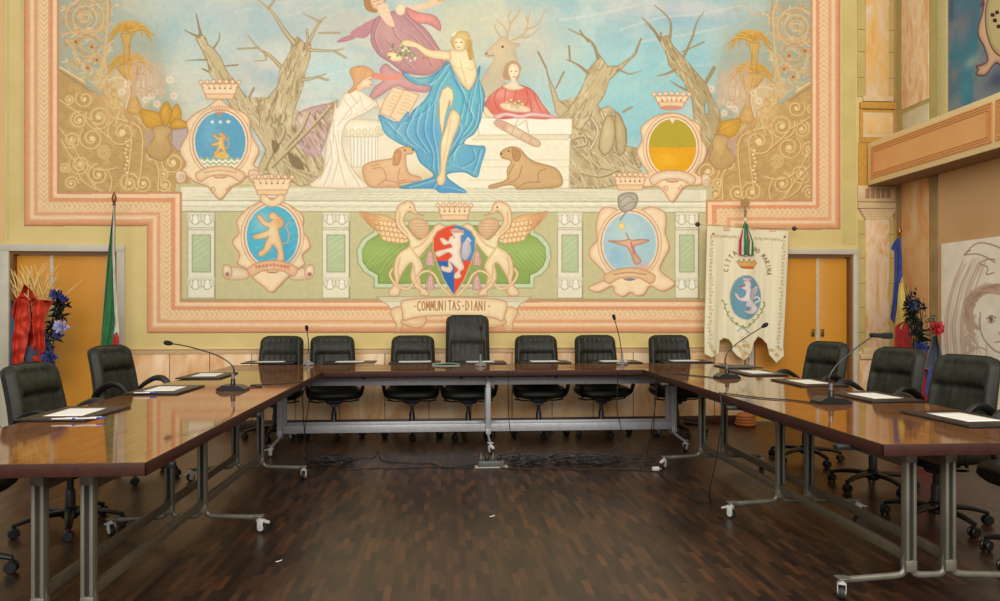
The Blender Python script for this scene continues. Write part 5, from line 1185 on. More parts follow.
        Mw = Matrix.Translation(q) @ Matrix.Rotation(yaw, 4, 'Z') @ Matrix.Rotation(math.pi/2, 4, 'X')
        for z0 in (-.024, .008): c.lathe([(.008, z0), (.027, z0), (.031, z0+.004), (.031, z0+.012), (.027, z0+.016), (.008, z0+.016)], 16, Mw)
        c.ball((0, 0, 0), .021, 10, M=Matrix.Translation(q+Vector((0, 0, .014))) @ Matrix.Rotation(yaw, 4, 'Z')); c.build('caster', CBL, lo)
    return t
protoA = make_chair(False, 1); protoS = make_chair(False, 3, .085); protoT = make_chair(True, 2)
HC = [(283, 7.97, 'at the far left end of the head table'), (332, 7.99, 'second from the left along the head table'), (413, 7.99, 'just left of the tall presiding chair'), None, (535, 7.97, 'just right of the tall presiding chair'), (594, 7.99, 'beside the slim upright microphone'), (668, 7.93, 'at the right end, next to the white banner')]
def put_chair(proto, x, y, rz, label, first=[]):
    if proto.name in first: c = copy_tree(proto)
    else: first.append(proto.name); c = proto
    c.scale = (1, 1, 1); c.location = (x, y, 0); c.rotation_euler = (0, 0, rz); c['label'] = label; c['group'] = 'black leather office chairs around the tables'
    return c
for i, h in enumerate(HC):
    if h is None:
        x, _ = y_pt(468, 340, 8.0); put_chair(protoT, x, 7.92, 0, 'tall black leather presiding chair in the middle behind the head table'); continue
    x, _ = y_pt(h[0], 340, h[1]+.24); put_chair(protoA, x+(-.03, .055, .0, 0, .01, .03, .02)[i], h[1], (-.08, .20, .0, 0, .0, .08, .05)[i], 'low backed black leather chair '+h[2])
put_chair(protoS, -2.30, 4.78, math.pi/2-.10, 'nearest whole black leather chair on the left side table').scale = (1, 1, .965)
put_chair(protoS, -2.45, 6.18, math.pi/2-.22, 'farther black leather chair on the left, below the green and white flag')
put_chair(protoS, -2.50, 3.93, math.pi/2, 'black chair cut off by the left edge of the picture, only a caster showing')
put_chair(protoS, 3.17, 6.42, -math.pi/2+.26, 'black leather chair on the right, in front of the orange double door')
put_chair(protoS, 3.20, 5.42, -math.pi/2+.24, 'black leather chair on the right before the flag, in the middle of its row')
put_chair(protoS, 3.07, 4.50, -math.pi/2+.22, 'nearest whole black leather chair on the right, in front of the sketch board')
put_chair(protoS, 3.14, 3.70, -math.pi/2, 'black chair cut off by the right edge, only its front corner showing')
# ---------------------------------------------------------------- papers, pads, folders, pens
PADM = mat('dark_leather_pad', (46, 36, 32), .4, spec=.4); PADE = mat('pad_edge', (22, 20, 20), .5); PAP = mat('white_paper', (232, 230, 222), .8, c2=(226, 224, 216), spec=.1)
PG_ = 'desk pads set out along the tables'; SG_ = 'white paper sheets on the desk pads'
def pad(u, v, rz, where, w_=.54, d_=.36, sheet=True, su=0, sw=.297):
    x, y = level_pt(u, v, TOP+.01)
    M = Matrix.Translation((0, 0, 0))
    b = MB(); b.box((-w_/2, -d_/2, TOP+.0010), (w_/2, d_/2, TOP+.0105), bev=.003); b.mi = 1; b.box((-w_/2+.012, -d_/2+.012, TOP+.0105), (w_/2-.012, d_/2-.012, TOP+.0118))
    o = b.build('desk_pad', [PADE, PADM], None); o.location = (x, y, 0); o.rotation_euler = (0, 0, rz)
    tag(o, 'dark desk pad '+where, 'desk pad', PG_)
    if sheet:
        s = MB(); n = 8
        def g(a, c): return ((a-.5)*sw, (c-.5)*.20, TOP+.0130+.004*max(0, a-.75)*(1+c))
        s.grid(g, n, n); q = s.build('paper_sheet', PAP, None, solid=.0012); q.location = (x+su*math.cos(rz), y+su*math.sin(rz), 0); q.rotation_euler = (0, 0, rz+.04)
        tag(q, 'white paper on the pad '+where, 'paper', SG_)
pad(271, 361.8, 0, 'at the left end of the head table'); pad(350, 361.8, 0, 'before the second chair of the head table'); pad(415, 361.8, 0, 'before the third chair, left of the tall chair', sw=.34)
pad(480, 361.8, 0, 'before the tall presiding chair'); pad(544, 361.4, 0, 'before the chair just right of the tall one'); pad(614, 361.2, 0, 'left of the rightmost chair, beside the slim microphone'); pad(684, 360.8, 0, 'before the rightmost head table chair')
pad(738, 366.2, 0, 'alone on the far right corner of the tables', sheet=False, w_=.36)
q = math.pi/2
pad(76, 412.5, q-.02, 'nearest on the left side table'); pad(166, 389, q-.02, 'in the middle of the left side table'); pad(208, 375, q, 'farthest on the left side table')
pad(756, 372.2, q, 'farthest on the right side table'); pad(808, 382, q, 'second farthest on the right side table'); pad(874, 396, q+.02, 'third on the right side table, left of the sketch board'); pad(964, 417.5, q+.03, 'nearest on the right side table, by the frame edge')
TEAL = mat('grey_green_cover', (150, 172, 160), .5, c2=(132, 156, 146)); PENB = mat('blue_pen_plastic', (40, 60, 170), .3); PENW = mat('pen_white', (220, 220, 225), .3)
x, y = level_pt(446, 365.2, TOP)
f = MB(); f.prism([(-.14, -.10), (.13, -.105), (.14, .10), (-.13, .10)], 'z', TOP+.001, TOP+.007)
def g(a, c): return (-.14+.28*a, -.10+.2*c, TOP+.009+.016*math.sin(a*math.pi)*(1-.4*c))
f.mi = 0; f.grid(g, 12, 6); o = f.build('document_folder', TEAL, None); o.location = (x, y, 0); o.rotation_euler = (0, 0, .05); tag(o, 'grey green booklet lying left of the tall presiding chair', 'folder')
def pen(u, v, rz, label):
    x, y = level_pt(u, v, TOP+.012); M = Matrix.Rotation(math.pi/2, 4, 'Y')
    p = MB(); p.lathe([(.0015, -.07), (.004, -.062), (.0045, .03), (.0045, .045)], 10, M); p.mi = 1; p.lathe([(.0052, .03), (.0054, .068), (.003, .072)], 10, M); p.mi = 0; p.box((-.0, -.002, .0045), (.055, .002, .0065))
    o = p.build('pen', [PENW, PENB], None); o.location = (x, y, TOP+.0165); o.rotation_euler = (0, 0, rz); tag(o, label, 'pen')
pen(90, 419, .2, 'blue capped pen on the nearest pad of the left table, right part'); pen(66, 419.5, .1, 'blue capped pen on the nearest pad of the left table, left part'); pen(145, 393.3, .15, 'blue pen on the middle pad of the left table')
# ---------------------------------------------------------------- gooseneck microphones
MICM = mat('mic_black', (20, 20, 22), .35); MICS = mat('mic_silver', (150, 152, 160), .3, metal=.7); FOAM = mat('mic_foam', (28, 28, 28), .9)
def mic(base, neck, where, bw=.15, bd=.11, rnd=False, head=None, silver=False, rz=0):
    x, y = level_pt(base[0], base[1], TOP)
    t = empty('gooseneck_microphone', 'black gooseneck microphone '+where, 'microphone', (x, y, TOP), 0)
    b = MB()
    if rnd: b.lathe([(.06, .001), (.062, .010), (.05, .024), (.022, .034), (.016, .05)], 24)
    else:
        R = Matrix.Rotation(rz, 4, 'Z')
        b.prism([(-bw/2, .001), (bw/2, .001), (bw/2, .012), (bw*.28, .034), (-bw*.30, .040), (-bw/2, .016)], 'y', -bd/2, bd/2, R); b.lathe([(.018, .03), (.016, .075), (.012, .08)], 14)
    b.build('base', MICS if silver else MICM, t)
    c = MB(); c.lathe([(.011, .05), (.011, .115), (.008, .118)], 12); c.lathe([(.0125, .078), (.0125, .086)], 12); c.build('stem_socket', MICS, t)
    P = [(0, 0, .10)]
    for u, v in neck:
        X, Z = y_pt(u, v, y); P.append((X-x, 0, Z-TOP))
    pth = rnd_path(P, 6); n = MB(); n.tube(pth, [.0062 if i < len(pth)*.35 else .0045 for i in range(len(pth))], 8); n.build('gooseneck', MICM, t)
    e = pth[-1]; d = (pth[-1]-pth[-3]).normalized(); h = MB()
    if head == 'flat':
        Mh = Matrix.Translation(e+Vector((.058, 0, .008))); h.box((-.065, -.026, -.014), (.065, .026, .014), Mh @ Matrix.Rotation(.06, 4, 'Y'), bev=.010); h.box((.01, -.030, -.019), (.065, .030, .018), Mh, bev=.012)
    else: 
        R = d.to_track_quat('Z', 'Y').to_matrix().to_4x4(); h.lathe([(.007, -.012), (.0125, -.004), (.017, .010), (.0185, .026), (.016, .040), (.009, .049)], 14, Matrix.Translation(e) @ R)
    h.build('windscreen', FOAM, t)
    return x, y
mic((233, 390), [(234, 370), (230, 363.5), (216, 355), (190, 347), (171, 343.5)], 'on the left side table, bent far to the left', bw=.20, bd=.13)
mic((308.5, 365), [(308.6, 352), (308.4, 342), (307, 330)], 'between the two leftmost head table chairs', rnd=True, silver=True)
mic((480.5, 366), [(481, 352), (481.3, 340), (481, 330)], 'in front of the tall presiding chair', rnd=True, silver=True)
mic((622, 364.5), [(621.6, 352), (619, 336), (614.5, 319)], 'upright beside the second chair from the right of the head table', rnd=True, silver=True)
mic((727, 378), [(725, 361), (728, 352), (735, 345), (748, 336), (763, 326.5)], 'on the right side table, in front of the banner', bw=.19, bd=.13)
mic((831, 403), [(829, 378), (836, 366), (848, 355), (860, 345), (872, 337)], 'on the right side table with a flat oblong head', bw=.20, bd=.13, head='flat')
# ---------------------------------------------------------------- cables
CAB = mat('black_cable', (22, 20, 20), .5)
def fl(u, v, z=.006): x, y = level_pt(u, v, 0); return (x, y, z)
def tb_(u, v): x, y = level_pt(u, v, TOP); return (x, y, TOP+.004)
def hang(u, v, Y): X, Z = y_pt(u, v, Y); return (X, Y, Z)
def cable(P, label, r=.004, group='black cables lying on and hanging from the tables'):
    c = MB(); c.tube(rnd_path(P, 7), r, 6); o = c.build('cable', CAB, None); return tag(o, label, 'cable', group)
e1 = LX1+.008
cable([tb_(247, 388), tb_(262, 387), (-1.45, 5.72, TOP+.004), (-1.2, 5.86, TOP+.004), (e1-.01, 5.90, TOP+.006), (e1+.004, 5.90, TOP-.03), (e1+.01, 5.95, .45), (e1+.02, 6.0, .2), (e1+.03, 6.04, .02), (e1+.08, 6.2, .006), fl(318, 468)], 'cable running from the bent left microphone down beside the table to the floor')
cable([hang(311, 380, 6.99), hang(310.5, 392, 7.0), hang(308, 410, 7.02), hang(305, 430, 7.04), (-1.30, 7.03, .05), fl(318, 462)], 'cable hanging under the left end of the head table')
cable([hang(508.5, 371, 6.95), hang(508, 384, 6.945), hang(508.5, 405, 6.94), hang(510, 430, 6.93), hang(516, 448, 6.9), fl(520, 458)], 'cable hanging from the middle of the head table, right of the centre leg')
cable([hang(618, 372, 6.95), hang(617.5, 385, 6.945), hang(617, 410, 6.94), hang(621, 432, 6.93), hang(612, 452, 6.9), fl(600, 461)], 'cable hanging under the head table below the slim microphone')
cable([hang(657, 378, 6.80), hang(656, 400, 6.80), hang(652, 425, 6.78), hang(649, 440, 6.75), fl(645, 466), fl(640, 470)], 'cable hanging at the right end of the head table')
e2 = RX0-.008
cable([tb_(716, 378), tb_(700, 376.5), tb_(680, 374.5), (e2+.02, 6.50, TOP+.004), (e2-.002, 6.50, TOP-.005), (e2-.006, 6.5, TOP-.08), (e2-.004, 6.55, .3), (e2-.03, 6.6, .02), fl(660, 470)], 'cable from the bent right microphone over the inner table edge')
cable([tb_(817, 404), tb_(790, 400.5), tb_(762, 398.5), (e2+.02, 4.95, TOP+.004), (e2-.003, 4.93, TOP-.006), (e2-.008, 4.90, .62), (e2-.03, 4.93, .35), (e2-.07, 4.96, .1), fl(711, 503), fl(700, 503), fl(680, 492), fl(664, 478), fl(657, 471.5)], 'long cable from the right flat microphone trailing across the floor')
rg = random.Random(4)
def wander(a, b, n, amp, z=.006):
    out = []
    for i in range(n+1):
        f_ = i/n; u = a[0]+(b[0]-a[0])*f_; v = a[1]+(b[1]-a[1])*f_+(rg.uniform(-amp, amp) if 0 < i < n else 0); out.append(fl(u, v, z))
    return out
cable(wander((345, 470), (478, 467), 8, 1.0), 'cable stretched along the floor left of the power block, front one')
cable([fl(345, 464), fl(360, 459), fl(374, 458), fl(378, 452), fl(382, 461), fl(400, 463), fl(430, 464), fl(445, 468), fl(478, 465)], 'kinked cable on the floor left of the power block')
cable(wander((500, 468), (655, 472), 8, 1.6), 'cable ending in a white plug on the floor')
def loops(u0, u1, v0, v1, n, label, seed):
    r_ = random.Random(seed); c = MB()
    for k in range(n):
        cu = r_.uniform(u0, u1); cv = r_.uniform(v0, v1); a = r_.uniform(.05, .16); b_ = r_.uniform(.03, .09); x, y = level_pt(cu, cv, 0); ph = r_.uniform(0, 6); z = .006+.004*(k % 6)
        P = [(x+a*math.cos(ph+t_*.52)+.01*math.sin(t_), y+b_*math.sin(ph+t_*.52), z+.012*(1+math.sin(t_*1.1+k))) for t_ in range(12)]
        c.tube(P, .0042, 6, close=True)
    o = c.build('cable_tangle', CAB, None); tag(o, label, 'cable tangle', None, 'stuff')
loops(322, 340, 461, 466, 12, 'tangle of black cable on the floor left of the power block', 1)
loops(505, 600, 459, 466, 26, 'long tangle of black cables on the floor right of the power block', 2)
loops(600, 640, 460, 466, 6, 'loose loops of cable on the floor near the right leg frame', 3)
SOCK = mat('grey_socket', (86, 88, 90), .5); BASEP = mat('metal_floor_plate', (176, 170, 150), .4)
x, y = level_pt(490, 467, 0); t = empty('power_block', 'grey multi socket power block with plugs on a floor plate, under the head table', 'power strip', (x, y, 0))
b = MB(); b.box((-.13, -.05, .0005), (.15, .05, .008), bev=.002); b.build('floor_plate', BASEP, t)
b = MB(); b.box((-.10, -.035, .008), (.12, .035, .055), bev=.008); b.build('socket_body', SOCK, t)
for k in range(4):
    p = MB(); p.lathe([(.014, .055), (.018, .06), (.017, .085), (.008, .10), (.005, .125)], 10, Matrix.Translation((-.075+k*.05, 0, 0))); p.build('plug', BLK if k % 2 else SOCK, t)
x, y = level_pt(656, 471.5, 0); p = MB(); p.lathe([(.008, -.035), (.019, -.03), (.021, .02), (.012, .03)], 12, Matrix.Rotation(math.pi/2, 4, 'Y')); p.lathe([(.003, .03), (.003, .05)], 6, Matrix.Translation((0, .009, 0)) @ Matrix.Rotation(math.pi/2, 4, 'Y'))
o = p.build('plug', WHP, None); o.location = (x, y, .0215); tag(o, 'white plug lying on the floor near the right table foot', 'plug')
for (u, v, nm) in ((279, 562, 'bright bent paper scrap on the floor, lower left'), (492, 517, 'tiny pale scrap on the floor in mid aisle')):
    x, y = level_pt(u, v, 0); b = MB(); b.grid(lambda a, c: (-.016+.032*a, -.008+.016*c, .002+.008*a*a), 6, 3); o = b.build('paper_scrap', PAP, None, solid=.001); o.location = (x, y, .001); tag(o, nm, 'scrap')
# ---------------------------------------------------------------- cloth shapes with real folds
def cloth(name, outline, Y, m, parent, folds=(.03, 26.0, 0), thick=.004, cell=1.0, lean=0, sm_=False, bulge=0.0, crumple=0.0):
    P = [(u*1.0, v*1.0) for u, v in outline]
    if sm_: P = catmull(P, True, 5)
    us = [p[0] for p in P]; vs = [p[1] for p in P]; u0, u1, v0, v1 = min(us), max(us), min(vs), max(vs)
    nx = max(6, int((u1-u0)/cell)); ny = max(8, int((v1-v0)/(cell*1.6)))
    # span the outline row by row so the edges stay clean
    b = MB(); rows = []
    for j in range(ny+1):
        v = v0+(v1-v0)*(j+.001)/(ny+.002); xs = []
        for i in range(len(P)):
            (ax, ay), (bx, by) = P[i-1], P[i]
            if (ay <= v) != (by <= v): xs.append(ax+(v-ay)*(bx-ax)/(by-ay))
        if len(xs) >= 2: rows.append((v, min(xs), max(xs)))
    G = []
    for v, a, c in rows:
        row = []
        for i in range(nx+1):
            f_ = i/nx; u = a+(c-a)*f_
            d = folds[0]*math.sin(folds[1]*f_+folds[2]+.012*(v-v0)*3)+.4*folds[0]*math.sin(folds[1]*1.9*f_+v*.11)-bulge*math.sin(math.pi*f_)+crumple*(math.sin(u*.33+v*.21)*math.sin(v*.19-u*.27+1)+.5*math.sin(u*.45-v*.13+math.sin(v*.2)*2))
            yy = Y-d+lean*(v-v0); X, Z = y_pt(u, v, yy); row.append(b.bm.verts.new((X, yy, max(.01, Z))))
        G.append(row)
    for r0, r1 in zip(G, G[1:]):
        for i in range(nx): b._f([r0[i], r0[i+1], r1[i+1], r1[i]])
    return b.build(name, m, parent, solid=thick, angle=80)
def fab(n, c, c2=None, rough=.75): return mat(n, c, rough, c2=c2, scale=18, sheen=.2)
GRN = fab('green_flag_cloth', (36, 120, 62), (28, 96, 50)); WHF = fab('white_flag_cloth', (226, 222, 206)); REDF = fab('red_flag_cloth', (196, 36, 40), (160, 28, 32)); BLF = fab('blue_flag_cloth', (34, 62, 150), (26, 46, 116)); YEF = fab('yellow_flag_cloth', (214, 190, 100), (196, 170, 86))
POLE = mat('grey_pole', (140, 120, 110), .35, metal=.5); BRS = mat('brass', (150, 104, 60), .35, metal=.7)
def pole_flag(u, vtop, Y, label, name='flag'):
    X, Z = y_pt(u, vtop, Y); t = empty(name, label, 'flag', (0, 0, 0))
    p = MB(); p.lathe([(.012, .03), (.012, Z-.06)], 12, Matrix.Translation((X, Y, 0))); p.build('pole', POLE, t)
    f = MB(); f.lathe([(.010, -.10), (.022, -.095), (.012, -.075), (.020, -.06), (.026, -.03), (.022, .0), (.010, .03), (.003, .05)], 14, Matrix.Translation((X, Y, Z))); f.build('finial', BRS, t)
    b = MB(); b.lathe([(.16, .001), (.16, .02), (.06, .04), (.025, .12), (.016, .16)], 20, Matrix.Translation((X, Y, 0))); b.build('pole_base', BRS, t)
    return t
Yf = 8.22; t = pole_flag(114.2, 196, Yf, 'green, white and red flag furled on a pole by the left orange door')
cloth('green_stripe', [(113.2, 208), (110, 236), (106.5, 270), (103.5, 310), (100.5, 347), (107, 352), (113, 348), (115.2, 322), (114, 290), (113, 250), (113.6, 212)], Yf-.05, GRN, t, (.02, 9, 0))
cloth('white_stripe', [(113.2, 208), (112.6, 250), (113.6, 290), (115, 322), (112.5, 345), (116, 347), (119, 336), (118.2, 320), (116, 290), (114.6, 250), (114.2, 212)], Yf-.075, WHF, t, (.012, 7, 1))
cloth('red_stripe', [(114, 334), (112, 345), (110, 352), (119.5, 352), (119, 338), (117, 332)], Yf-.10, REDF, t, (.015, 6, 2))
Yg = 8.0; t = pole_flag(899.5, 229, Yg, 'blue, yellow and red flag hanging on a pole in the right corner')
cloth('blue_stripe', [(897, 238), (891.5, 246), (891, 250), (894.5, 250), (894.5, 272), (893, 296), (890.5, 318), (894, 324), (898, 300), (899.5, 284), (902.3, 277), (902, 256), (900.5, 238)], Yg-.05, BLF, t, (.02, 9, 0))
cloth('yellow_stripe', [(902.2, 277), (899, 285), (897.5, 305), (895.5, 327), (901, 330), (908, 321), (905.5, 300), (903.5, 283)], Yg-.07, YEF, t, (.012, 7, 1))
cloth('red_stripe', [(908, 319), (895.5, 326), (894, 352), (893, 390), (914, 392), (913, 356), (911, 336)], Yg-.09, REDF, t, (.02, 8, 2))
# ---------------------------------------------------------------- white gonfalon with its crest
YB = 8.34
def convb(u, v): X, Z = y_pt(u, v, YB); return X/.011, -Z/.011
def paint_banner():
    a = convb(700, 222); b_ = convb(793, 368)
    C = Canvas(a[0], b_[0], a[1], b_[1], 2.6, convb); C.a[...] = (226, 216, 184)
    OUTL = [(706.2, 225.5), (788.8, 231), (785.5, 300), (783, 345), (783.5, 356), (776, 363), (769.5, 355), (767.5, 344), (763, 339), (758, 336.5), (754, 342), (752, 350), (748, 357), (743, 360), (737, 356), (732.5, 350), (732.5, 344), (729, 339.5), (724, 338), (720, 341), (719.5, 354), (711, 357.5), (704, 354), (704, 330), (705, 290)]
    names = []
    def part(n): names.append((n, None)); C.cur = len(names)
    part('banner_cloth'); C.poly(OUTL, (236, 228, 196))
    rr = random.Random(3)
    for k in range(26): C.line([(708+k*3.1, 232+rr.uniform(0, 30)), (707.5+k*3.0, 300), (707+k*3, 350)], (224, 212, 176) if k % 2 else (244, 238, 212), .9, a=.5)
    GD = (176, 156, 112)
    for (p0, p1, n) in [((711, 238), (709, 346), 30), ((783, 241), (778, 350), 30), ((712, 236), (740, 237), 9), ((756, 238.5), (782, 240), 8)]:
        for k in range(n):
            u = p0[0]+(p1[0]-p0[0])*k/n; v = p0[1]+(p1[1]-p0[1])*k/n; C.spiral(u, v, 1.8, 1.2, GD, .55, rr.uniform(0, 6), a=.8); C.disc(u+rr.uniform(-2, 2), v, .5, .5, (160, 120, 90), tag=False)
    for cu, cv in ((711, 348), (714, 352), (741, 350), (746, 352), (743, 355), (738, 346), (748, 346), (772, 352), (777, 355), (780, 348), (726, 342), (760, 341), (742, 340), (744, 345)):
        for k in range(3): C.spiral(cu+rr.uniform(-2, 2), cv+rr.uniform(-2, 2), 2, 1.2, (186, 150, 90), .6, rr.uniform(0, 6), a=.8)
    C.line(OUTL, (196, 178, 130), 1.0, sm=False, closed=True)
    for cu, cv in ((713, 234), (784, 237)): C.disc(cu, cv, 1.3, 1.3, (150, 110, 90), tag=False)
    for cu, cv in ((727, 228.5), (752.5, 228), (772.5, 229.5)):
        C.poly([(cu-3, cv-2.5), (cu+3.5, cv-2.5), (cu+3.5, cv+2.5), (cu-3, cv+2.5)], (216, 176, 140), tag=False); C.line([(cu-3, cv), (cu+3.5, cv)], (236, 220, 190), .8, sm=False)
    def arc(txt, a0, a1, r):
        n = len(txt)
        for i, ch in enumerate(txt):
            if ch == ' ': continue
            an = math.radians(a0+(a1-a0)*i/max(1, n-1)); cx, cy = 748+r*math.cos(an), 272+r*1.12*math.sin(an); ro = an+math.pi/2
            for st in LET[ch]:
                C.line([(cx+((x-.5)*2.3)*math.cos(ro)-((y-.5)*4.2)*math.sin(ro), cy+((x-.5)*2.3)*math.sin(ro)+((y-.5)*4.2)*math.cos(ro)) for x, y in st], (120, 92, 60), .75, sm=False)
    arc('CITTA', 184, 232, 21.5); arc('NO MARINA', 290, 364, 21.5)
    for sg in (-1, 1):
        P = [(744.5+sg*1, 328), (744.5+sg*9, 322), (744.5+sg*16, 314), (744.5+sg*21, 303)] if sg > 0 else [(743.5, 328), (735, 323), (728, 314), (724, 301)]
        C.line(P, (120, 130, 70), .8)
        for k in range(11):
            f_ = k/10*(len(P)-1); i = min(int(f_), len(P)-2); g_ = f_-i; u = P[i][0]*(1-g_)+P[i+1][0]*g_; v = P[i][1]*(1-g_)+P[i+1][1]*g_
            C.disc(u+(1.3 if k % 2 else -1.3), v-.6, 1.1, .8, (140, 150, 84), tag=False)
    C.line([(738, 331), (741, 328), (745, 330), (749, 333)], (150, 170, 190), 1.2)
    part('embroidered_crown')
    C.poly([(737, 262), (739, 260), (742, 263), (743, 259), (746, 262.5), (749, 259), (751, 263), (754, 260), (757, 263), (753, 268.5), (741, 268)], (216, 176, 110), line=(150, 110, 60), lw=.6)
    C.poly([(740.5, 266), (753.5, 266.5), (752.5, 269.2), (741.5, 268.8)], (206, 110, 70)); 
    part('oval_crest')
    C.disc(745.8, 297.5, 15.6, 22.2, (112, 160, 178), line=(196, 190, 170), lw=.9)
    e = E(620, 200); GW = (232, 228, 226)
    C.poly(e((605, 440), (622, 425), (615, 410), (640, 402), (655, 420), (652, 440), (668, 455), (680, 430), (690, 440), (680, 480), (665, 505), (676, 520), (690, 540), (680, 562), (660, 572), (640, 570), (615, 555), (640, 552), (650, 540), (625, 530), (628, 510), (600, 505), (580, 485), (575, 462), (590, 470), (600, 488), (620, 480), (625, 455)), GW, sm=True, line=(150, 130, 140), lw=.5)
    C.line(e((675, 515), (700, 500), (690, 485), (672, 490)), GW, 1.4); C.poly(e((648, 470), (665, 440), (690, 430), (682, 470), (655, 500)), (206, 196, 200), sm=True, line=(150, 130, 140), lw=.5)
    C.poly(e((612, 392), (655, 392), (650, 403), (616, 403)), (220, 180, 180)); C.line(e((598, 432), (622, 430)), (200, 70, 70), 1.0)
    for k in range(4): C.line(e((655+k*8, 455-k*4), (652+k*7, 490-k*4)), (160, 140, 150), .5)
    r = C.mask(OUTL); keep = np.zeros((C.h, C.w), bool); keep[r[2]:r[3], r[0]:r[1]] = r[4]; C.id[~keep] = 0
    return C, names
Cb, rb_ = paint_banner()
gon = empty('ceremonial_banner', 'white embroidered banner with blue oval crest on a stand, before the right door', 'banner')
def place_b(p, q_):
    X = p*.011; Z = -q_*.011; Y = YB-.018*np.sin((p-Cb.p0)*.16)-.008*np.sin((p-Cb.p0)*.37+q_*.03)*np.clip((q_-Cb.q0)/100, 0, 1)
    return X, Y, Z
canvas_objects(Cb, rb_, place_b, vcol_mat('banner_paint', .8, .2), gon)
for o in gon.children:
    if o.name.startswith('banner_cloth'): md = o.modifiers.new('s', 'SOLIDIFY'); md.thickness = .004; md.offset = -1
DRK = mat('dark_bronze', (70, 56, 46), .4, metal=.4)
x0, z0 = y_pt(700, 224.4, YB+.01); x1, z1 = y_pt(792, 228.6, YB+.01)
b = MB(); b.tube([(x0, YB+.01, z0), (x1, YB+.01, z1)], .007, 10); b.build('crossbar', mat('cream_rod', (206, 190, 150), .5), gon)
for (a, c, s_) in ((x0, z0, -1), (x1, z1, 1)):
    b = MB(); b.lathe([(.008, 0), (.024, .012), (.028, .03), (.016, .05), (.004, .06)], 12, Matrix.Translation((a, YB+.01, c)) @ Matrix.Rotation(s_*math.pi/2, 4, 'Y')); b.build('end_knob', DRK, gon)
xp, zp = y_pt(745.2, 204, YB+.03)
b = MB(); b.lathe([(.012, .05), (.012, zp-.06)], 12, Matrix.Translation((xp, YB+.03, 0))); b.build('pole', POLE, gon)
b = MB(); Mt = Matrix.Translation((xp, YB+.03, zp))
b.prism([((.062 if k % 2 == 0 else .042)*math.sin(k*math.pi/8), .01+(.062 if k % 2 == 0 else .042)*math.cos(k*math.pi/8)) for k in range(16)], 'y', -.012, .012, Mt)
b.lathe([(.008, -.14), (.018, -.12), (.010, -.10), (.020, -.08), (.008, -.05)], 12, Mt); b.build('finial', mat('dull_gold', (176, 146, 92), .4, metal=.5), gon)
for k, (ua, ub, m_) in enumerate([(739, 744, REDF), (741.5, 747, WHF), (744, 749, GRN), (746.5, 751, REDF), (748, 752.5, WHF), (750.5, 753.5, GRN)]):
    cloth('ribbon_tail', [(744.5+(k-2.5)*.5, 228), (747+(k-2.5)*.5, 228), (ub, 242), (ub+.2, 255+(k % 2)), (ua, 255), (ua+.3, 240)], YB-.055-.004*(k % 3), m_, gon, (.006, 5, k), thick=.002)
b = MB(); x_, z_ = y_pt(745.5, 226.5, YB-.05); b.ball((x_, YB-.05, z_), .033, 12, (1, .6, 1.1)); b.build('ribbon_knot', GRN, gon)
b = MB(); x_, z_ = y_pt(745.4, 220, YB-.03); b.ball((x_, YB-.03, z_), .018, 10, (1, .8, 1.6)); b.build('white_tuft', WHF, gon)
WK = mat('orange_wicker', (190, 112, 50), .6, c2=(150, 84, 36), scale=60, bump=.5)
b = MB(); b.lathe([(.085, .0), (.115, .012), (.118, .03), (.104, .04), (.112, .055), (.100, .07), (.108, .085), (.095, .10), (.10, .115), (.085, .135), (.07, .15), (.02, .155)], 26, Matrix.Translation((xp, YB+.03, 0))); b.build('ribbed_base', WK, gon)
# ---------------------------------------------------------------- bouquets
STRAW = mat('dry_straw', (236, 204, 130), .7); RTI = mat('red_tissue', (204, 66, 36), .6, c2=(180, 44, 28), scale=12); BFL = mat('violet_blue_petal', (66, 72, 140), .6, c2=(40, 44, 96)); PFL = mat('pale_lilac_petal', (170, 170, 214), .6); LEAFD = mat('dark_leaf', (34, 42, 34), .5, c2=(24, 30, 26)); STB = mat('slate_cloth', (72, 88, 112), .7)
YV = 8.12; t = empty('wheat_bouquet', 'wheat ears in red tissue with blue flowers, before the left orange door', 'bouquet')
xc, zc = y_pt(30, 350, YV)
b = MB(); b.lathe([(.11, .001), (.13, .02), (.06, .06), (.05, .5), (.09, zc-.18), (.13, zc-.05), (.14, zc+.05), (.12, zc+.06)], 20, Matrix.Translation((xc, YV+.02, 0))); b.build('tall_vase', STB, t)
rg = random.Random(12)
for k in range(64):
    u0_ = rg.uniform(20, 48); u1_ = rg.uniform(12, 62) if k % 4 else rg.uniform(14, 44); v1_ = rg.uniform(262, 290)
    if k == 0: u0_, u1_, v1_ = 50, 80, 279
    if k < 3 and k: u0_, u1_, v1_ = 26, 10+k*2, 288
    y_ = YV+rg.uniform(-.06, .08); a = y_pt(u0_, 325, y_); c = y_pt(u1_, v1_, y_+rg.uniform(-.08, .05)); mid = y_pt((u0_*.6+u1_*.4), (325*.45+v1_*.55), y_)
    P = rnd_path([(a[0], y_, a[1]), (mid[0], y_, mid[1]), (c[0], y_-.02, c[1])], 5); b = MB(); n_ = len(P); b.tube(P, [.0030 if i < n_*.62 else .0070*(1-(i-n_*.62)/(n_*.44)) for i in range(n_)], 5); b.build('wheat_stalk', STRAW, t)
cloth('red_tissue', [(24, 284), (21, 292), (14, 302), (12, 314), (16, 324), (12, 338), (13, 356), (22, 362), (30, 352), (36, 338), (38, 352), (42, 362), (45, 340), (44, 318), (48, 310), (54, 300), (46, 301), (38, 300), (31, 290)], YV-.12, RTI, t, (.012, 7, 0), crumple=.03, cell=.8, bulge=.07, sm_=False)
cloth('red_tissue', [(19, 296), (15, 320), (13, 350), (12, 366), (22, 366), (27, 345), (31, 320), (28, 298)], YV-.20, RTI, t, (.012, 5, 2), crumple=.025, cell=.8, bulge=.05, sm_=False)
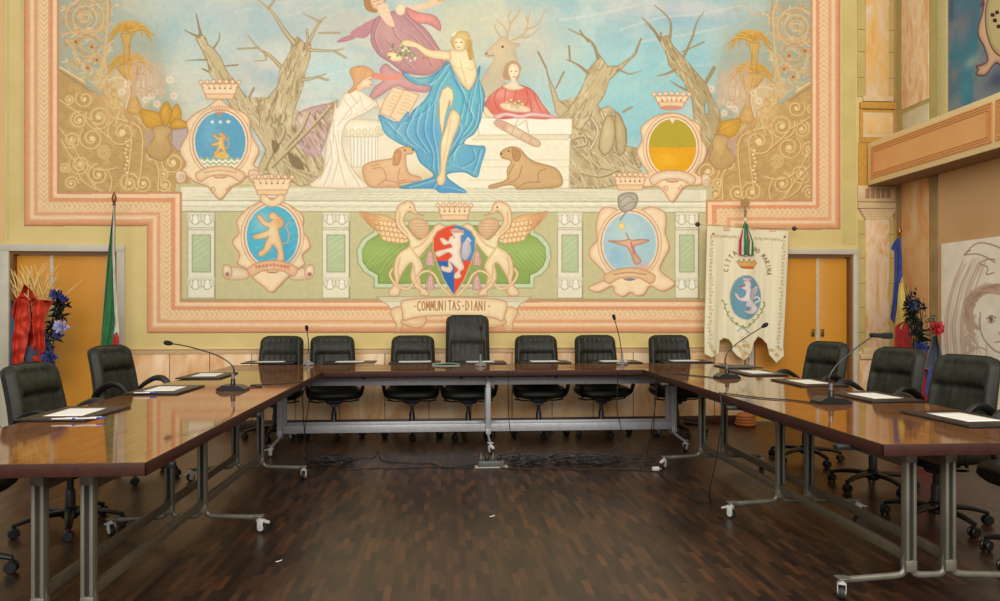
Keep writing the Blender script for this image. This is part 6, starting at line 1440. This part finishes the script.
cloth('red_tissue', [(34, 300), (32, 320), (35, 344), (40, 356), (45, 350), (44, 322), (47, 308), (42, 300)], YV-.19, RTI, t, (.012, 5, 1), crumple=.025, cell=.8, bulge=.05, sm_=False)
cloth('slate_wrap', [(11, 300), (10, 330), (10, 372), (56, 372), (54, 350), (46, 330), (30, 310)], YV-.06, STB, t, (.03, 9, 0), bulge=.05)
def flower(parent, u, v, Y, r, m_, n=12, seed=0):
    X, Z = y_pt(u, v, Y); b = MB(); r_ = random.Random(seed)
    for k in range(n):
        a = k*2.4; el = .2+.9*(k/n); d = Vector((math.cos(a)*math.cos(el), -math.sin(el), math.sin(a)*math.cos(el))); R = d.to_track_quat('Z', 'X').to_matrix().to_4x4()
        b.ball((0, 0, r*.55), r*.5, 7, (.55, .18, 1.0), Matrix.Translation((X, Y, Z)) @ R)
    b.build('blue_flower' if m_ is not REDR else 'red_rose', m_, parent)
def foliage(parent, pts, Y, n, seed, m_, L=.09):
    r_ = random.Random(seed)
    b = MB()
    for k in range(n):
        i = r_.randrange(len(pts)-1); f_ = r_.random(); u = pts[i][0]*(1-f_)+pts[i+1][0]*f_; v = pts[i][1]*(1-f_)+pts[i+1][1]*f_; yy = Y+r_.uniform(-.07, .07); X, Z = y_pt(u+r_.uniform(-4, 4), v+r_.uniform(-4, 4), yy)
        M = Matrix.Translation((X, yy, Z)) @ Matrix.Rotation(r_.uniform(0, 6.3), 4, 'Y') @ Matrix.Rotation(r_.uniform(-1, 1), 4, 'X'); l = L*r_.uniform(.5, 1)
        b.grid(lambda a, c: tuple(M @ Vector(((a-.5)*l*.32*math.sin(math.pi*min(.98, c+.04)), .012*math.sin(c*3)-.02*abs(a-.5), c*l))), 3, 5)
    b.build('leaves', m_, parent)
REDR = mat('red_petal', (190, 40, 46), .6, c2=(150, 24, 34))
foliage(t, [(50, 345), (52, 330), (58, 318), (62, 306), (58, 296)], YV-.05, 130, 3, LEAFD, .10)
flower(t, 57, 295, YV-.1, .075, BFL, seed=1); flower(t, 62, 327, YV-.12, .085, PFL, seed=2); flower(t, 65, 299, YV-.08, .05, BFL, seed=3); flower(t, 50, 357, YV-.12, .09, BFL, seed=4); flower(t, 59, 335, YV-.1, .06, BFL, seed=6)
b = MB(); 
for (p0, p1) in (((50, 350), (57, 297)), ((50, 350), (62, 329)), ((48, 350), (65, 300))): a = y_pt(*p0, YV); c = y_pt(*p1, YV-.08); b.tube([(a[0], YV, a[1]), ((a[0]+c[0])/2-.02, YV-.03, (a[1]+c[1])/2), (c[0], YV-.08, c[1])], .005, 6)
b.build('stems', LEAFD, t)
# right: dark dry arrangement and the wrapped rose
YR = 7.55; t = empty('flower_arrangement', 'dark dry twigs with a blue flower, standing behind the middle right chair', 'flower arrangement')
xc, zc = y_pt(921, 372, YR)
b = MB(); b.lathe([(.10, .001), (.12, .02), (.05, .07), (.045, .45), (.08, zc-.15), (.12, zc-.02), (.12, zc+.02), (.10, zc+.03)], 20, Matrix.Translation((xc, YR, 0))); b.build('tall_vase', STB, t)
rg = random.Random(21)
for k in range(34):
    u0_ = rg.uniform(914, 926); u1_ = rg.uniform(904, 927) if k % 5 else rg.uniform(926, 938); v1_ = rg.uniform(284, 318); y_ = YR+rg.uniform(-.05, .05)
    if k == 0: u1_, v1_ = 910.5, 284
    a = y_pt(u0_, 366, y_); c = y_pt(u1_, v1_, y_+rg.uniform(-.06, .03)); mid = y_pt(u0_*.5+u1_*.5+rg.uniform(-2, 2), (366+v1_)/2, y_)
    b = MB(); P = rnd_path([(a[0], y_, a[1]), (mid[0], y_, mid[1]), (c[0], y_, c[1])], 5); b.tube(P, [.0042*(1-.7*i/len(P)) for i in range(len(P))], 5)
    for j in range(4, len(P), 2): d = Vector((rg.uniform(-.03, .03), rg.uniform(-.02, .02), rg.uniform(.01, .04))); b.tube([P[j], P[j]+d], [.003, .001], 4)
    b.build('twig', LEAFD if k % 5 else mat('tan_twig', (150, 124, 84), .7), t)
foliage(t, [(908, 300), (912, 316), (918, 330), (920, 342), (925, 350)], YR-.04, 150, 5, LEAFD, .09); foliage(t, [(905, 302), (922, 308), (912, 292)], YR-.04, 50, 6, mat('navy_leaf', (30, 38, 58), .5), .08)
flower(t, 919, 348, YR-.12, .085, BFL, seed=5); flower(t, 911, 306, YR-.1, .06, mat('navy_petal', (40, 52, 90), .6), seed=7); flower(t, 924, 357, YR-.14, .05, REDR, seed=9)
YQ = 7.25; t = empty('wrapped_rose', 'red rose in grey paper with red and blue cloth, between two right chairs', 'bouquet')
cloth('grey_wrap', [(933, 336), (928, 352), (925, 368), (938, 376), (945, 368), (941, 350), (937, 336)], YQ, mat('grey_wrap_paper', (84, 88, 104), .6), t, (.02, 8, 0), bulge=.04)
flower(t, 935, 328, YQ-.04, .085, REDR, n=16, seed=8); foliage(t, [(930, 318), (932, 330), (936, 340)], YQ, 26, 9, mat('grey_leaf', (92, 92, 70), .6), .06)
cloth('red_cloth', [(920, 368), (916, 384), (913, 420), (938, 420), (938, 384), (934, 370)], YQ-.08, REDF, t, (.025, 9, 1), bulge=.05); cloth('blue_ribbon', [(929, 368), (925, 392), (930, 400), (933, 380), (932, 368)], YQ-.16, BLF, t, (.01, 5, 1))
x_, z_ = y_pt(930, 372, YQ); b = MB(); b.lathe([(.10, .001), (.11, .03), (.05, .06), (.045, z_-.08), (.07, z_)], 18, Matrix.Translation((x_, YQ+.02, 0))); b.build('stand', STB, t)
# ---------------------------------------------------------------- right wall: blue mural and the sepia sketch board
def convr(u, v): Y, Z = rw_pt(u, v); return (8.6-Y)/.011, -Z/.011
def paint_sketch():
    a = convr(944.3, 243.7); C = Canvas(a[0], (8.6-5.9)/.011, a[1], -.32/.011, 1.5, convr); C.a[...] = (240, 232, 214); C.id[...] = 1; C.cur = 0
    n = fbm(C.h, C.w, 20, 5, 4); C.a += (n[..., None]-.5)*np.array([26, 26, 30])
    SP = (172, 140, 120); S2 = (206, 178, 156); e = E(930, 230, 4.0)
    rr = random.Random(6)
    for b_ in [((150, 100), (190, 60), (230, 52), (290, 70), (330, 100)), ((150, 100), (200, 96), (240, 110), (275, 130)), ((210, 135), (240, 118), (275, 118)), ((212, 136), (245, 150), (240, 178), (270, 170)), ((150, 100), (158, 92), (175, 82))]:
        C.line(e(*b_), SP, 1.2)
    for k in range(22):
        x = 70+rr.uniform(0, 100); C.line(e((x+70, 130+rr.uniform(-20, 20)), (x+30, 230), (x+rr.uniform(-8, 8), 380), (x+10, 520)), S2, rr.uniform(.8, 1.8), a=.6)
    for k in range(170):
        an = rr.uniform(2.2, 4.9); r0 = rr.uniform(78, 112); cx, cy = 262, 330
        C.line(e((cx+r0*math.cos(an), cy+r0*math.sin(an)), (cx+r0*1.05*math.cos(an+.3), cy+r0*1.05*math.sin(an+.3)), (cx+r0*.96*math.cos(an+.6), cy+r0*.96*math.sin(an+.6))), S2 if k % 3 else SP, rr.uniform(1.0, 2.4), a=.6)
    for k in range(26):
        x = 150+rr.uniform(0, 60); y = 380+rr.uniform(-40, 90); C.line(e((x, y), (x-14+rr.uniform(0, 26), y+20), (x+rr.uniform(-8, 12), y+44)), S2, 1.6, a=.6); 
    for k in range(5): C.spiral(*e((165+rr.uniform(0, 30), 390+k*22))[0], 3.4, 1.4, S2, 1.2, rr.uniform(0, 6))
    for cx in (258, 330): 
        C.line(e((cx-16, 355), (cx, 343), (cx+18, 352)), SP, 1.6); C.disc(*e((cx, 358))[0], 2.2, 2.6, (140, 112, 100)); C.line(e((cx-14, 366), (cx+2, 372), (cx+16, 362)), SP, 1.0)
    C.line(e((296, 350), (300, 400), (288, 412), (304, 418)), S2, 1.2); C.line(e((215, 330), (216, 400), (240, 450), (290, 490), (340, 470)), SP, 1.3); C.line(e((276, 450), (296, 446), (316, 451)), (190, 140, 124), 1.2)
    C.line(e((150, 500), (200, 470), (240, 480)), S2, 1.4); C.line(e((240, 450), (235, 520), (180, 570)), S2, 1.2)
    for k in range(14): C.line(e((330+rr.uniform(0, 60), 250), (380+rr.uniform(0, 40), 350), (370+rr.uniform(0, 60), 500)), S2, rr.uniform(1, 2.2), a=.6)
    return C
Cs = paint_sketch(); board = empty('sketch_board', 'large white board with a sepia drawing of a winged face, leaning on the right wall', 'drawing')
canvas_objects(Cs, [('drawing', None)], lambda p, q_: (np.full_like(p, RW-.0365), 8.6-p*.011, -q_*.011), vcol_mat('sketch_paint', .85, .1), board)
b = MB(); ya = 8.6-Cs.p0*.011; b.box((RW-.036, 5.9, .32), (RW-.001, ya, -Cs.q0*.011), bev=.002); b.build('board_panel', mat('white_panel', (216, 208, 190), .7), board)
def paint_blue():
    a = convr(948.5, 110); C = Canvas(a[0], (8.6-5.6)/.011, -5.2/.011, -3.12/.011, 1.5, convr); C.a[...] = (92, 118, 134); C.id[...] = 1; C.cur = 1
    n1 = fbm(C.h, C.w, 60, 9, 5)[..., None]; n2 = fbm(C.h, C.w, 40, 19, 5)[..., None]
    C.a += (np.array([64, 128, 150])-C.a)*np.clip((n1-.45)*5, 0, 1)*.8; C.a += (np.array([146, 138, 140])-C.a)*np.clip((n2-.48)*5, 0, 1)*.7
    e = E(940, 0, 5.467)
    C.blob(962, 30, 10, 16, (150, 134, 142), .6); C.blob(966, 88, 8, 10, (60, 156, 180), .6); C.blob(955, 74, 8, 8, (150, 134, 130), .6); C.blob(972, 62, 10, 6, (186, 190, 176), .6); C.blob(998, 80, 14, 8, (66, 70, 104), .7); C.blob(952, 5, 4, 20, (60, 80, 110), .5)
    FRp = e((300, -120), (245, -60), (240, 0), (236, 60), (214, 140), (212, 195), (245, 260), (262, 330), (230, 355), (200, 362), (212, 380), (200, 405), (250, 410), (305, 345), (340, 360), (420, 380), (520, 330), (560, 200), (560, -60), (440, -140))
    C.cur = 2; C.poly(FRp, (212, 176, 142), sm=True, line=(96, 60, 70), lw=1.3); C.poly(e((290, -80), (262, 0), (250, 80), (256, 170), (280, 250), (320, 300), (400, 330), (480, 280), (520, 160), (500, -40), (400, -110)), (196, 182, 130), sm=True, line=(110, 66, 66), lw=1.1)
    for cx, cy in ((290, 82), (314, 68), (302, 112), (322, 145), (345, 90), (370, 130)):
        for k in range(4): C.disc(*e((cx+6*math.cos(k*1.57+.6), cy+6*math.sin(k*1.57+.6)))[0], 1.3, 1.2, (70, 36, 44))
    C.spiral(*e((235, 20))[0], 2.6, 1.4, (110, 60, 66), 1.0)
    return C
Cr = paint_blue(); bm_ = empty('side_mural', 'dark blue wall painting with a cream crest, above the balcony on the right wall', 'mural')
canvas_objects(Cr, [('painted_sky', None), ('coat_of_arms', 'cream scroll framed crest with dark clover marks')], lambda p, q_: (np.full_like(p, RW-.004), 8.6-p*.011, -q_*.011), vcol_mat('side_mural_paint', .8, .2), bm_)
